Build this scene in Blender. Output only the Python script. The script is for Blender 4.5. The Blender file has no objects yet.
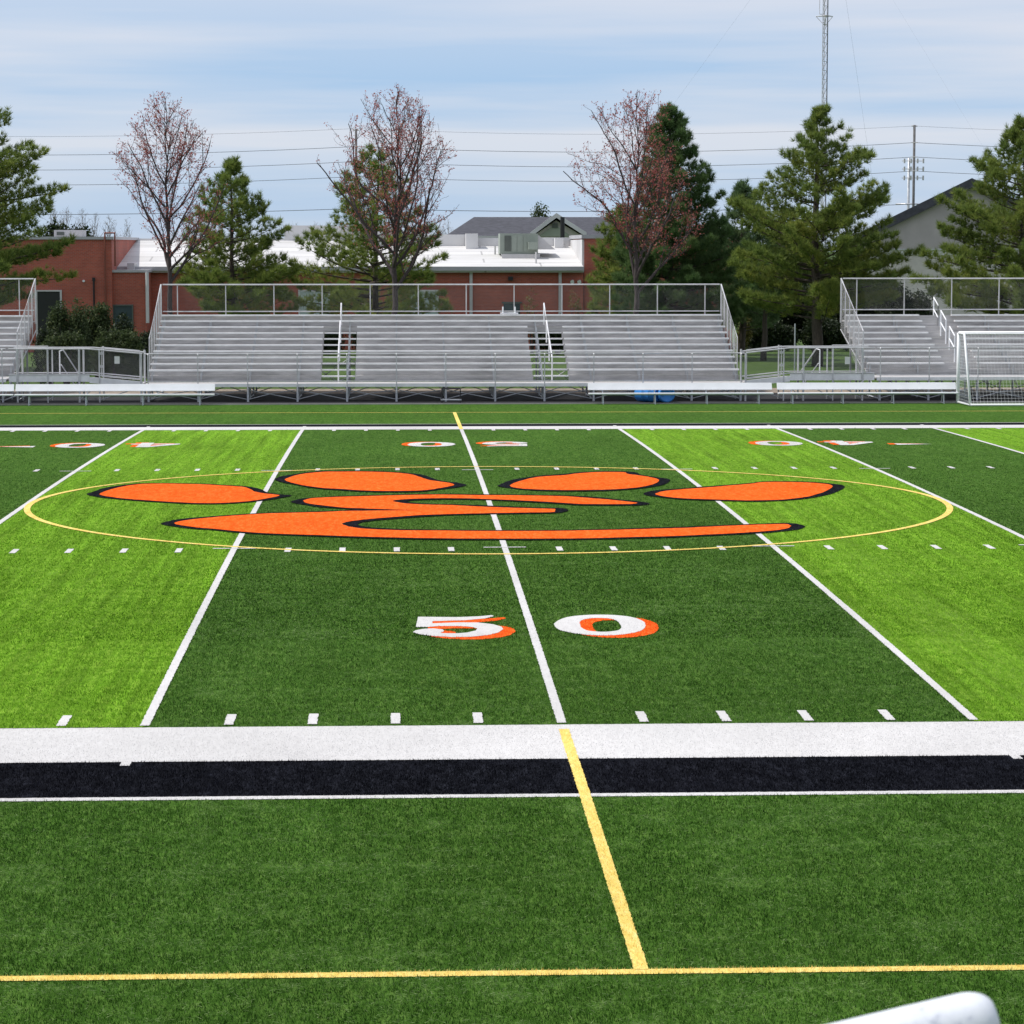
import bpy, bmesh, math, random
import numpy as np
from mathutils import Vector, Matrix
from mathutils.geometry import tessellate_polygon

R = math.radians
scene = bpy.context.scene
col = scene.collection
YD = 0.9144
rng = np.random.default_rng(7)
random.seed(7)

# ------------------------------------------------------------------ camera
CAM = Vector((-1.766, -29.429, 5.209))
PITCH, YAW, FPX = R(5.550), R(-2.3647), 2715.56


def ray(u, v):
    a = (u - 512) / FPX
    b = -(v - 512) / FPX
    c, s = math.cos(PITCH), math.sin(PITCH)
    y, z = c + s * b, -s + c * b
    c, s = math.cos(YAW), math.sin(YAW)
    return Vector((c * a - s * y, s * a + c * y, z))


def at(u, v, Y):
    """point seen at photo position (u, v) on the plane y = Y"""
    r = ray(u, v)
    return CAM + r * ((Y - CAM.y) / r.y)


def raw_gz(Y):
    w = 24.384
    if Y < -16:
        return -0.168
    if Y < 0:
        return 0.0105 * Y
    if Y <= 48.768:
        return 0.1724 * (1 - ((Y - w) / w) ** 2)
    if Y < 64.5:
        return -0.0105 * (Y - 48.768)
    return -0.165


STEP = 0.5


def gz(Y):
    k = math.floor(Y / STEP)
    a, b = k * STEP, (k + 1) * STEP
    t = (Y - a) / STEP
    return raw_gz(a) * (1 - t) + raw_gz(b) * t


def on_ground(u, v):
    Y = 20.0
    for _ in range(30):
        r = ray(u, v)
        t = (gz(Y) - CAM.z) / r.z
        Y = CAM.y + r.y * t
    return CAM.x + ray(u, v).x * t, Y


cam_d = bpy.data.cameras.new('camera')
cam = bpy.data.objects.new('camera', cam_d)
col.objects.link(cam)
cam.location = CAM
cam.rotation_euler = (R(90) - PITCH, 0, YAW)
cam_d.sensor_width = 36
cam_d.lens = FPX / 1024 * 36
cam_d.clip_start = 0.1
cam_d.clip_end = 6000
cam_d.dof.use_dof = True
cam_d.dof.focus_distance = 60
cam_d.dof.aperture_fstop = 24
scene.camera = cam

# ------------------------------------------------------------------ materials
M = {}


def new_mat(name):
    m = bpy.data.materials.new(name)
    m.use_nodes = True
    nt = m.node_tree
    return m, nt, nt.nodes['Principled BSDF']


def N(nt, kind, **kw):
    n = nt.nodes.new(kind)
    for k, v in kw.items():
        setattr(n, k, v)
    return n


def coords(nt, scale=(1, 1, 1), kind='Object', rot=(0, 0, 0)):
    tc = N(nt, 'ShaderNodeTexCoord')
    mp = N(nt, 'ShaderNodeMapping')
    mp.inputs['Scale'].default_value = scale
    mp.inputs['Rotation'].default_value = rot
    nt.links.new(tc.outputs[kind], mp.inputs['Vector'])
    return mp.outputs['Vector']


def noise(nt, vec, scale, detail=2, rough=0.5):
    n = N(nt, 'ShaderNodeTexNoise')
    n.inputs['Scale'].default_value = scale
    n.inputs['Detail'].default_value = detail
    n.inputs['Roughness'].default_value = rough
    nt.links.new(vec, n.inputs['Vector'])
    return n.outputs['Fac']


def ramp(nt, fac, stops):
    r = N(nt, 'ShaderNodeValToRGB')
    e = r.color_ramp.elements
    while len(e) < len(stops):
        e.new(0.5)
    for k, (p, c) in enumerate(stops):
        e[k].position = p
        e[k].color = (*c, 1) if len(c) == 3 else c
    nt.links.new(fac, r.inputs['Fac'])
    return r.outputs['Color']


def mix(nt, fac, a, b, blend='MIX'):
    n = N(nt, 'ShaderNodeMix', data_type='RGBA', blend_type=blend)
    for sock, val in ((n.inputs['Factor'], fac), (n.inputs['A'], a), (n.inputs['B'], b)):
        if isinstance(val, (int, float)):
            sock.default_value = val
        elif isinstance(val, tuple):
            sock.default_value = (*val, 1)
        else:
            nt.links.new(val, sock)
    return n.outputs['Result']


def bump(nt, b, height, strength=0.5, dist=0.02):
    n = N(nt, 'ShaderNodeBump')
    n.inputs['Strength'].default_value = strength
    n.inputs['Distance'].default_value = dist
    nt.links.new(height, n.inputs['Height'])
    nt.links.new(n.outputs['Normal'], b.inputs['Normal'])


def plain(name, color, rough=0.6, metal=0.0, var=0.12, scale=3.0, spec=0.5, vscale=(1, 1, 1)):
    """procedural paint / metal with mottling"""
    m, nt, b = new_mat(name)
    v = coords(nt, vscale)
    f = noise(nt, v, scale, 5, 0.6)
    lo = tuple(c * (1 - var * 1.6) for c in color)
    hi = tuple(min(1, c * (1 + var)) for c in color)
    c = ramp(nt, f, [(0.3, lo), (0.7, hi)])
    nt.links.new(c, b.inputs['Base Color'])
    b.inputs['Roughness'].default_value = rough
    b.inputs['Metallic'].default_value = metal
    b.inputs['Specular IOR Level'].default_value = spec
    M[name] = m
    return m


def turf_mat(name, dark, mid, light, streak=0.0, patch=0.3, lo=0.30, hi=0.70):
    """synthetic turf fibres: grain over many sizes, pale flecks in worn patches, tuft rows along the yard lines"""
    m, nt, b = new_mat(name)
    v = coords(nt, (1, 0.27, 1))
    fine = noise(nt, v, 13, 7, 0.88)
    c = ramp(nt, fine, [(lo, dark), (0.5, mid), (hi, light)])
    # worn patches where the fibres lie flat and show their pale backs
    p1 = noise(nt, coords(nt, (0.8, 1.1, 1)), 1.5, 6, 0.72)
    p2 = noise(nt, coords(nt, (1, 0.25, 1), rot=(0, 0, 0.3)), 34, 4, 0.8)
    a = ramp(nt, p1, [(0.44, (0, 0, 0)), (0.68, (1, 1, 1))])
    d = ramp(nt, p2, [(0.50, (0, 0, 0)), (0.62, (1, 1, 1))])
    mul = N(nt, 'ShaderNodeMath', operation='MULTIPLY')
    nt.links.new(a, mul.inputs[0])
    nt.links.new(d, mul.inputs[1])
    mul2 = N(nt, 'ShaderNodeMath', operation='MULTIPLY')
    nt.links.new(mul.outputs[0], mul2.inputs[0])
    mul2.inputs[1].default_value = patch
    c = mix(nt, mul2.outputs[0], c, light)
    big = noise(nt, coords(nt, (1, 0.8, 1)), 0.22, 4, 0.6)
    g = ramp(nt, big, [(0.3, (0.86, 0.86, 0.86)), (0.7, (1.10, 1.10, 1.10))])
    c = mix(nt, 1.0, c, g, 'MULTIPLY')
    if streak:
        s = noise(nt, coords(nt, (4.5, 0.13, 1)), 1.0, 5, 0.8)
        g = ramp(nt, s, [(0.32, (1 - streak,) * 3), (0.68, (1 + streak * 0.7,) * 3)])
        c = mix(nt, 1.0, c, g, 'MULTIPLY')
    nt.links.new(c, b.inputs['Base Color'])
    b.inputs['Roughness'].default_value = 1.0
    b.inputs['Specular IOR Level'].default_value = 0.03
    M[name] = m


turf_mat('turf_dark', (0.016, 0.046, 0.005), (0.047, 0.115, 0.014), (0.14, 0.24, 0.05), 0.14, 0.5)
turf_mat('turf_bright', (0.048, 0.135, 0.004), (0.132, 0.285, 0.016), (0.30, 0.46, 0.06), 0.42, 0.25)
turf_mat('turf_white', (0.52, 0.51, 0.50), (0.60, 0.59, 0.575), (0.66, 0.65, 0.64), 0.0, 0.1)
turf_mat('turf_black', (0.002, 0.002, 0.003), (0.005, 0.0055, 0.008), (0.028, 0.03, 0.04), 0.0, 0.35)
turf_mat('turf_yellow', (0.56, 0.38, 0.08), (0.80, 0.60, 0.16), (0.88, 0.76, 0.34), 0.0, 0.2)
turf_mat('turf_orange', (0.50, 0.055, 0.005), (0.84, 0.115, 0.010), (0.93, 0.25, 0.06), 0.05, 0.15)

plain('aluminium', (0.86, 0.855, 0.85), 0.4, 0.25, 0.10, 2.0)
plain('aluminium_dull', (0.55, 0.535, 0.525), 0.55, 0.2, 0.2, 2.2, vscale=(0.5, 3, 3))
plain('rail_metal', (0.60, 0.60, 0.60), 0.45, 0.4, 0.12, 3.0)
plain('galvanised', (0.50, 0.52, 0.54), 0.5, 0.5, 0.12, 4.0)
plain('wire', (0.26, 0.27, 0.28), 0.5, 0.3, 0.05, 4.0)
plain('white_paint', (0.84, 0.85, 0.86), 0.45, 0.0, 0.04, 2.0)
plain('net_cord', (0.75, 0.76, 0.78), 0.8, 0.0, 0.05, 4.0)
plain('roof_white', (0.64, 0.635, 0.63), 0.7, 0.0, 0.10, 0.35)
plain('roof_trim', (0.44, 0.435, 0.45), 0.5, 0.0, 0.06, 1.0)
plain('shingle', (0.062, 0.064, 0.078), 0.85, 0.0, 0.25, 2.5)
plain('siding_grey', (0.42, 0.385, 0.375), 0.7, 0.0, 0.06, 1.0)
plain('siding_olive', (0.33, 0.37, 0.30), 0.7, 0.0, 0.06, 1.0)
plain('unit_grey', (0.30, 0.34, 0.29), 0.55, 0.0, 0.08, 1.0)
plain('unit_light', (0.54, 0.53, 0.53), 0.55, 0.0, 0.08, 1.0)
plain('louvre', (0.10, 0.115, 0.10), 0.6, 0.0, 0.1, 2.0)
plain('stucco', (0.58, 0.55, 0.50), 0.8, 0.0, 0.08, 1.5)
plain('dark_opening', (0.012, 0.014, 0.014), 0.5, 0.0, 0.2, 1.0)
plain('door_pale', (0.42, 0.50, 0.47), 0.5, 0.0, 0.06, 1.0)
plain('glass_dark', (0.055, 0.085, 0.095), 0.12, 0.0, 0.2, 0.8)
plain('pipe_rust', (0.22, 0.06, 0.035), 0.6, 0.0, 0.1, 2.0)
plain('black_metal', (0.02, 0.02, 0.022), 0.5, 0.2, 0.1, 3.0)
plain('wood_pole', (0.15, 0.145, 0.145), 0.85, 0.0, 0.2, 2.0)
plain('cable', (0.10, 0.11, 0.13), 0.7, 0.0, 0.0, 1.0)
plain('mast_steel', (0.62, 0.60, 0.62), 0.5, 0.3, 0.05, 1.0)
plain('guy_steel', (0.25, 0.28, 0.33), 0.8, 0.0, 0.0)
plain('barrel_blue', (0.04, 0.25, 0.66), 0.4, 0.0, 0.1, 3.0)
plain('paper', (0.78, 0.78, 0.74), 0.7, 0.0, 0.05, 3.0)
plain('black_ground', (0.013, 0.013, 0.014), 0.9, 0.0, 0.3, 6.0)
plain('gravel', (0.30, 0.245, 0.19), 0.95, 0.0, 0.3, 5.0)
plain('concrete', (0.34, 0.33, 0.31), 0.9, 0.0, 0.15, 1.5)
plain('bark', (0.085, 0.066, 0.055), 0.95, 0.0, 0.3, 8.0, vscale=(3, 3, 0.6))
plain('bark_dark', (0.075, 0.058, 0.056), 0.95, 0.0, 0.3, 8.0, vscale=(3, 3, 0.6))
plain('bark_pale', (0.20, 0.175, 0.16), 0.95, 0.0, 0.2, 8.0)

# worn white paint of the railing in the foreground
m, nt, b = new_mat('worn_paint')
v = coords(nt, (9, 9, 9))
f = noise(nt, v, 2.6, 6, 0.75)
c = ramp(nt, f, [(0.36, (0.44, 0.47, 0.54)), (0.43, (0.66, 0.69, 0.74)), (0.6, (0.74, 0.77, 0.80))])
nt.links.new(c, b.inputs['Base Color'])
b.inputs['Roughness'].default_value = 0.42
bump(nt, b, f, 0.15, 0.002)
M['worn_paint'] = m

# white roof membrane: welded seams, dust gathered in streaks
m, nt, b = new_mat('roof_membrane')
v = coords(nt)
sb = N(nt, 'ShaderNodeTexBrick')
sb.inputs['Color1'].default_value = (0.66, 0.655, 0.645, 1)
sb.inputs['Color2'].default_value = (0.60, 0.595, 0.585, 1)
sb.inputs['Mortar'].default_value = (0.40, 0.395, 0.39, 1)
sb.inputs['Scale'].default_value = 1.0
sb.inputs['Brick Width'].default_value = 6.0
sb.inputs['Row Height'].default_value = 1.9
sb.inputs['Mortar Size'].default_value = 0.05
nt.links.new(v, sb.inputs['Vector'])
f = noise(nt, coords(nt, (0.25, 1.2, 1)), 0.8, 5, 0.65)
g = ramp(nt, f, [(0.35, (0.86, 0.855, 0.84)), (0.6, (1.04, 1.04, 1.04))])
c = mix(nt, 1.0, sb.outputs['Color'], g, 'MULTIPLY')
nt.links.new(c, b.inputs['Base Color'])
b.inputs['Roughness'].default_value = 0.75
M['roof_membrane'] = m

# brick
m, nt, b = new_mat('brick')
tc = N(nt, 'ShaderNodeTexCoord')
sx = N(nt, 'ShaderNodeSeparateXYZ')
nt.links.new(tc.outputs['Object'], sx.inputs[0])
ad = N(nt, 'ShaderNodeMath', operation='ADD')
nt.links.new(sx.outputs['X'], ad.inputs[0])
nt.links.new(sx.outputs['Y'], ad.inputs[1])
cb = N(nt, 'ShaderNodeCombineXYZ')
nt.links.new(ad.outputs[0], cb.inputs['X'])
nt.links.new(sx.outputs['Z'], cb.inputs['Y'])
bt = N(nt, 'ShaderNodeTexBrick')
bt.inputs['Color1'].default_value = (0.47, 0.105, 0.062, 1)
bt.inputs['Color2'].default_value = (0.37, 0.080, 0.050, 1)
bt.inputs['Mortar'].default_value = (0.30, 0.20, 0.17, 1)
bt.inputs['Scale'].default_value = 1.0
bt.inputs['Brick Width'].default_value = 0.21
bt.inputs['Row Height'].default_value = 0.075
bt.inputs['Mortar Size'].default_value = 0.007
nt.links.new(cb.outputs[0], bt.inputs['Vector'])
f = noise(nt, tc.outputs['Object'], 0.5, 5, 0.65)
g = ramp(nt, f, [(0.3, (0.78, 0.78, 0.78)), (0.7, (1.15, 1.12, 1.1))])
c = mix(nt, 1.0, bt.outputs['Color'], g, 'MULTIPLY')
nt.links.new(c, b.inputs['Base Color'])
b.inputs['Roughness'].default_value = 0.85
M['brick'] = m

# lawn
m, nt, b = new_mat('lawn')
v = coords(nt)
f1 = noise(nt, v, 9, 4, 0.7)
f2 = noise(nt, v, 0.25, 4, 0.6)
c = ramp(nt, f1, [(0.3, (0.028, 0.058, 0.012)), (0.6, (0.075, 0.135, 0.026)), (0.8, (0.16, 0.20, 0.06))])
g = ramp(nt, f2, [(0.35, (0.75, 0.78, 0.7)), (0.65, (1.15, 1.1, 1.0))])
c = mix(nt, 1.0, c, g, 'MULTIPLY')
nt.links.new(c, b.inputs['Base Color'])
b.inputs['Roughness'].default_value = 0.9
b.inputs['Specular IOR Level'].default_value = 0.2
M['lawn'] = m


def leaf_mat(name, cols, trans=0.25, spec=0.3):
    m, nt, b = new_mat(name)
    at_ = N(nt, 'ShaderNodeAttribute', attribute_name='tone')
    n = len(cols)
    c = ramp(nt, at_.outputs['Fac'], [(k / (n - 1), cc) for k, cc in enumerate(cols)])
    nt.links.new(c, b.inputs['Base Color'])
    b.inputs['Roughness'].default_value = 0.6
    b.inputs['Specular IOR Level'].default_value = spec
    tr = N(nt, 'ShaderNodeBsdfTranslucent')
    nt.links.new(c, tr.inputs['Color'])
    ms = N(nt, 'ShaderNodeMixShader')
    ms.inputs[0].default_value = trans
    out = nt.nodes['Material Output']
    nt.links.new(b.outputs[0], ms.inputs[1])
    nt.links.new(tr.outputs[0], ms.inputs[2])
    nt.links.new(ms.outputs[0], out.inputs['Surface'])
    M[name] = m


leaf_mat('needles_fresh', [(0.085, 0.135, 0.036), (0.165, 0.235, 0.054), (0.26, 0.31, 0.068), (0.36, 0.34, 0.07)], 0.5)
leaf_mat('needles_dark', [(0.052, 0.105, 0.038), (0.098, 0.172, 0.058), (0.15, 0.225, 0.072), (0.21, 0.26, 0.09)], 0.48)
leaf_mat('needles_blue', [(0.060, 0.112, 0.052), (0.105, 0.175, 0.075), (0.155, 0.225, 0.090), (0.21, 0.27, 0.11)], 0.48)
leaf_mat('buds_red', [(0.24, 0.050, 0.050), (0.40, 0.095, 0.090), (0.50, 0.19, 0.16), (0.44, 0.25, 0.16)], 0.45)
leaf_mat('buds_pale', [(0.16, 0.13, 0.09), (0.22, 0.19, 0.11), (0.20, 0.12, 0.10), (0.26, 0.24, 0.14)], 0.3)
leaf_mat('shrub_leaf', [(0.028, 0.048, 0.018), (0.060, 0.090, 0.032), (0.105, 0.140, 0.050), (0.20, 0.21, 0.08)], 0.35)
leaf_mat('shrub_dark', [(0.010, 0.017, 0.007), (0.018, 0.032, 0.010), (0.035, 0.055, 0.016), (0.07, 0.085, 0.025)], 0.2)
leaf_mat('shrub_yellow', [(0.08, 0.09, 0.02), (0.14, 0.13, 0.03), (0.22, 0.19, 0.05), (0.26, 0.17, 0.06)], 0.3)


# ------------------------------------------------------------------ mesh helpers
class MB:
    """collects shapes and links them as ONE mesh object"""

    def __init__(self):
        self.v = []
        self.f = []

    def poly(self, pts):
        n = len(self.v)
        self.v += [tuple(p) for p in pts]
        self.f.append(tuple(range(n, n + len(pts))))

    def hexa(self, lo, hi):
        """lo, hi: four corners each (same winding)"""
        n = len(self.v)
        self.v += [tuple(p) for p in lo] + [tuple(p) for p in hi]
        for f in ((3, 2, 1, 0), (4, 5, 6, 7), (0, 1, 5, 4), (1, 2, 6, 5), (2, 3, 7, 6), (3, 0, 4, 7)):
            self.f.append(tuple(n + i for i in f))
        return self

    def box(self, x0, x1, y0, y1, z0, z1):
        return self.hexa([(x0, y0, z0), (x1, y0, z0), (x1, y1, z0), (x0, y1, z0)],
                         [(x0, y0, z1), (x1, y0, z1), (x1, y1, z1), (x0, y1, z1)])

    def prism(self, pts, d):
        """polygon extruded by vector d"""
        n = len(self.v)
        k = len(pts)
        d = Vector(d)
        self.v += [tuple(p) for p in pts] + [tuple(Vector(p) + d) for p in pts]
        self.f.append(tuple(range(n + k - 1, n - 1, -1)))
        self.f.append(tuple(range(n + k, n + 2 * k)))
        for i in range(k):
            j = (i + 1) % k
            self.f.append((n + i, n + j, n + k + j, n + k + i))
        return self

    def tube(self, pts, r, seg=6, r_end=None, caps=True):
        pts = [Vector(p) for p in pts]
        m_ = len(pts)
        rs = [r if r_end is None else r + (r_end - r) * i / (m_ - 1) for i in range(m_)] if not isinstance(r, (list, tuple)) else r
        n0 = len(self.v)
        d = (pts[1] - pts[0]).normalized()
        up = Vector((0, 0, 1)) if abs(d.z) < 0.9 else Vector((1, 0, 0))
        a = d.cross(up).normalized()
        for i, p in enumerate(pts):
            if i == 0:
                d = pts[1] - pts[0]
            elif i == m_ - 1:
                d = pts[i] - pts[i - 1]
            else:
                d = (pts[i + 1] - pts[i]).normalized() + (pts[i] - pts[i - 1]).normalized()
            d = d.normalized()
            a = (a - d * a.dot(d)).normalized()
            b_ = d.cross(a)
            for k in range(seg):
                t = 2 * math.pi * k / seg
                self.v.append(tuple(p + (a * math.cos(t) + b_ * math.sin(t)) * rs[i]))
        for i in range(m_ - 1):
            for k in range(seg):
                q = (k + 1) % seg
                self.f.append((n0 + i * seg + k, n0 + i * seg + q, n0 + (i + 1) * seg + q, n0 + (i + 1) * seg + k))
        if caps:
            self.f.append(tuple(n0 + k for k in reversed(range(seg))))
            self.f.append(tuple(n0 + (m_ - 1) * seg + k for k in range(seg)))
        return self

    def build(self, name, mat, parent=None, smooth=False, bevel=0):
        me = bpy.data.meshes.new(name)
        vs = self.v
        if parent is not None:
            L = world_loc(parent)
            vs = [(x - L.x, y - L.y, z - L.z) for x, y, z in vs]
        me.from_pydata(vs, [], self.f)
        me.materials.append(M[mat])
        if smooth:
            me.polygons.foreach_set('use_smooth', [True] * len(me.polygons))
        me.update()
        o = bpy.data.objects.new(name, me)
        col.objects.link(o)
        if parent is not None:
            o.parent = parent
        if bevel:
            md = o.modifiers.new('bevel', 'BEVEL')
            md.width = bevel
            md.segments = 2
        return o


def world_loc(o):
    L = Vector(o.location)
    while o.parent is not None:
        o = o.parent
        L = L + Vector(o.location)
    return L


def raw_mesh(name, verts, faces, mat, parent=None, tone=None, smooth=False):
    """fast numpy mesh of triangles"""
    me = bpy.data.meshes.new(name)
    verts = np.asarray(verts, dtype=np.float32)
    if parent is not None:
        L = world_loc(parent)
        verts = verts - np.array([L.x, L.y, L.z], dtype=np.float32)
    faces = np.asarray(faces, dtype=np.int32)
    k = faces.shape[1]
    me.vertices.add(len(verts))
    me.vertices.foreach_set('co', verts.ravel())
    me.loops.add(faces.size)
    me.loops.foreach_set('vertex_index', faces.ravel())
    me.polygons.add(len(faces))
    me.polygons.foreach_set('loop_start', np.arange(0, faces.size, k, dtype=np.int32))
    me.polygons.foreach_set('loop_total', np.full(len(faces), k, dtype=np.int32))
    me.update(calc_edges=True)
    if tone is not None:
        a = me.attributes.new('tone', 'FLOAT', 'POINT')
        a.data.foreach_set('value', np.asarray(tone, dtype=np.float32))
    me.materials.append(M[mat])
    o = bpy.data.objects.new(name, me)
    col.objects.link(o)
    if parent is not None:
        o.parent = parent
    return o


def tag(o, label=None, cat=None, group=None, kind=None):
    if label:
        o['label'] = label
    if cat:
        o['category'] = cat
    if group:
        o['group'] = group
    if kind:
        o['kind'] = kind
    return o


def thing(name, loc, label, cat, group=None):
    o = bpy.data.objects.new(name, None)
    col.objects.link(o)
    o.location = loc
    o.empty_display_size = 0.3
    return tag(o, label, cat, group)


def copy_tree(o, parent=None):
    c = o.copy()
    col.objects.link(c)
    c.parent = parent
    for ch in list(o.children):
        copy_tree(ch, c)
    return c


# ------------------------------------------------------------------ ground and turf sheets
def y_breaks(y0, y1):
    ys = [y0]
    k = math.floor(y0 / STEP) + 1
    while k * STEP < y1 - 1e-6:
        ys.append(k * STEP)
        k += 1
    ys.append(y1)
    return ys


def strip(mb, x0, x1, y0, y1, dz, jit=0.0, jy=0.0):
    """sheet lying on the crowned field, optional ragged fibre edges"""
    ys = y_breaks(y0, y1)
    if jit:
        fine = []
        for a, b_ in zip(ys[:-1], ys[1:]):
            n = max(1, int((b_ - a) / 0.035))
            fine += [a + (b_ - a) * i / n for i in range(n)]
        ys = fine + [y1]
    rows = []
    for y in ys:
        a = x0 + random.uniform(-jit, jit)
        b_ = x1 + random.uniform(-jit, jit)
        rows.append(((a, y, gz(y) + dz), (b_, y, gz(y) + dz)))
    for (a, b_), (c_, d_) in zip(rows[:-1], rows[1:]):
        mb.poly([a, b_, d_, c_])


def hstrip(mb, x0, x1, y0, y1, dz, jit, step=0.035):
    """long sheet along x with ragged edges"""
    ys = y_breaks(y0, y1)
    n = int((x1 - x0) / step)
    xs = [x0 + (x1 - x0) * i / n for i in range(n + 1)]
    lo = [y0 + random.uniform(-jit, jit) for _ in xs]
    hi = [y1 + random.uniform(-jit, jit) for _ in xs]
    base = len(mb.v)
    m_ = len(ys)
    for i, x in enumerate(xs):
        for j, y in enumerate(ys):
            if j == 0:
                y = lo[i]
            elif j == m_ - 1:
                y = hi[i]
            mb.v.append((x, y, gz(y) + dz))
    for i in range(n):
        for j in range(m_ - 1):
            a = base + i * m_ + j
            mb.f.append((a, a + m_, a + m_ + 1, a + 1))


def sheet(name, rings, mat, dz, jit=0.0):
    """painted outline (first ring outer, the others holes) laid on the field"""
    vs = [Vector((x, y, 0)) for ring in rings for x, y in ring]
    tris = tessellate_polygon([[Vector((x, y, 0)) for x, y in ring] for ring in rings])
    bm = bmesh.new()
    bv = [bm.verts.new(p) for p in vs]
    for t in tris:
        try:
            bm.faces.new([bv[i] for i in t])
        except ValueError:
            pass
    y0 = min(p.y for p in vs)
    y1 = max(p.y for p in vs)
    k = math.floor(y0 / STEP) + 1
    while k * STEP < y1:
        bmesh.ops.bisect_plane(bm, geom=bm.verts[:] + bm.edges[:] + bm.faces[:], plane_co=(0, k * STEP, 0), plane_no=(0, 1, 0))
        k += 1
    for q in bm.verts:
        q.co.z = gz(q.co.y) + dz
    bmesh.ops.recalc_face_normals(bm, faces=bm.faces[:])
    bm.normal_update()
    for f_ in bm.faces:
        if f_.normal.z < 0:
            f_.normal_flip()
    me = bpy.data.meshes.new(name)
    bm.to_mesh(me)
    bm.free()
    me.materials.append(M[mat])
    o = bpy.data.objects.new(name, me)
    col.objects.link(o)
    tag(o, kind='structure')
    return o


def smooth_ring(pts, sub=6, jit=0.0):
    """closed Catmull-Rom through the points"""
    out = []
    n = len(pts)
    for i in range(n):
        p0, p1, p2, p3 = (np.array(pts[(i + k) % n]) for k in (-1, 0, 1, 2))
        # keep corners tight: limit tangents by the shorter neighbour
        d01, d12, d23 = (max(1e-6, np.linalg.norm(b_ - a)) for a, b_ in ((p0, p1), (p1, p2), (p2, p3)))
        m1 = (p2 - p0) / (d01 + d12) * min(d01, d12)
        m2 = (p3 - p1) / (d12 + d23) * min(d12, d23)
        for s in range(sub):
            t = s / sub
            h = (2 * t**3 - 3 * t**2 + 1) * p1 + (t**3 - 2 * t**2 + t) * m1 + (-2 * t**3 + 3 * t**2) * p2 + (t**3 - t**2) * m2
            out.append((h[0] + random.uniform(-jit, jit), h[1] + random.uniform(-jit, jit)))
    return out


# lawn: one sheet to the horizon, tucked under the turf
ys = [-400, -60] + [-16.5 + STEP * k for k in range(int(81.5 / STEP) + 1)] + [66, 80, 100, 130, 170, 220, 300, 500, 900, 1800, 4000]
xs = [-3000, -800, -200, -80, -40, 0, 40, 80, 200, 800, 3000]
g = MB()
nx = len(xs)
for y in ys:
    z = raw_gz(y) - 0.06 if -20 < y < 64.6 else -0.19
    for x in xs:
        g.v.append((x, y, z))
for j in range(len(ys) - 1):
    for i in range(nx - 1):
        a = j * nx + i
        g.f.append((a, a + 1, a + 1 + nx, a + nx))
tag(g.build('ground', 'lawn'), kind='structure')

g = MB()
strip(g, -50, 50, -16, 64.4, 0.0)
tag(g.build('turf', 'turf_dark'), kind='structure')
g = MB()
for a, b_ in ((5, 10), (-10, -5), (15, 20), (-20, -15), (25, 30), (-30, -25), (35, 40), (-40, -35)):
    strip(g, a * YD, b_ * YD, 0.0, 48.768, 0.003)
tag(g.build('turf_stripe', 'turf_bright'), kind='structure')

# near-black ground strip under the stands, tan gravel further back
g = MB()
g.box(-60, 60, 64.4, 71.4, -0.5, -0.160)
tag(g.build('ground_strip', 'black_ground'), kind='structure')
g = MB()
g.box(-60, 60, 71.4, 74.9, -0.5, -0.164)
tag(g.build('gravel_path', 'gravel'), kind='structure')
g = MB()
g.box(-60, 60, 64.30, 64.4, -0.3, -0.13)
tag(g.build('kerb', 'concrete'), kind='structure')

# borders along the sidelines
g = MB()
hstrip(g, -14, 14, -1.93, -0.04, 0.006, 0.006)
strip(g, -48, -14, -1.93, -0.04, 0.006)
strip(g, 14, 48, -1.93, -0.04, 0.006)
hstrip(g, -14, 14, -3.78, -3.64, 0.006, 0.006)
strip(g, -50, 50, 48.80, 50.35, 0.006)
strip(g, -50, 50, 51.62, 51.72, 0.006)
for k in range(-45, 46, 5):       # yard lines run on a hand's breadth past the border
    if k:
        strip(g, k * YD - 0.05, k * YD + 0.05, -2.12, -1.93, 0.006, 0.004)
        strip(g, k * YD - 0.05, k * YD + 0.05, 50.35, 50.62, 0.009)
tag(g.build('sideline_border_white', 'turf_white'), kind='structure')
g = MB()
hstrip(g, -14, 14, -3.64, -1.93, 0.003, 0.004)
strip(g, -50, 50, 50.35, 51.62, 0.006)
tag(g.build('sideline_border_black', 'turf_black'), kind='structure')

# yard lines, hash marks, sideline ticks
g = MB()
for k in range(-45, 46, 5):
    strip(g, k * YD - 0.052, k * YD + 0.052, 0.06, 48.70, 0.009, 0.006)
tag(g.build('yard_lines', 'turf_white'), kind='structure')
g = MB()
for k in range(-44, 45):
    if k % 5:
        for a, b_ in ((0.08, 0.70), (15.78, 16.36), (32.46, 33.05), (48.1, 48.68)):
            strip(g, k * YD - 0.052, k * YD + 0.052, a, b_, 0.009, 0.006)
    else:
        for yy in (16.30, 32.47):
            strip(g, k * YD - 0.36, k * YD + 0.36, yy - 0.045, yy + 0.045, 0.012)
tag(g.build('hash_marks', 'turf_white'), kind='structure')

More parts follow.
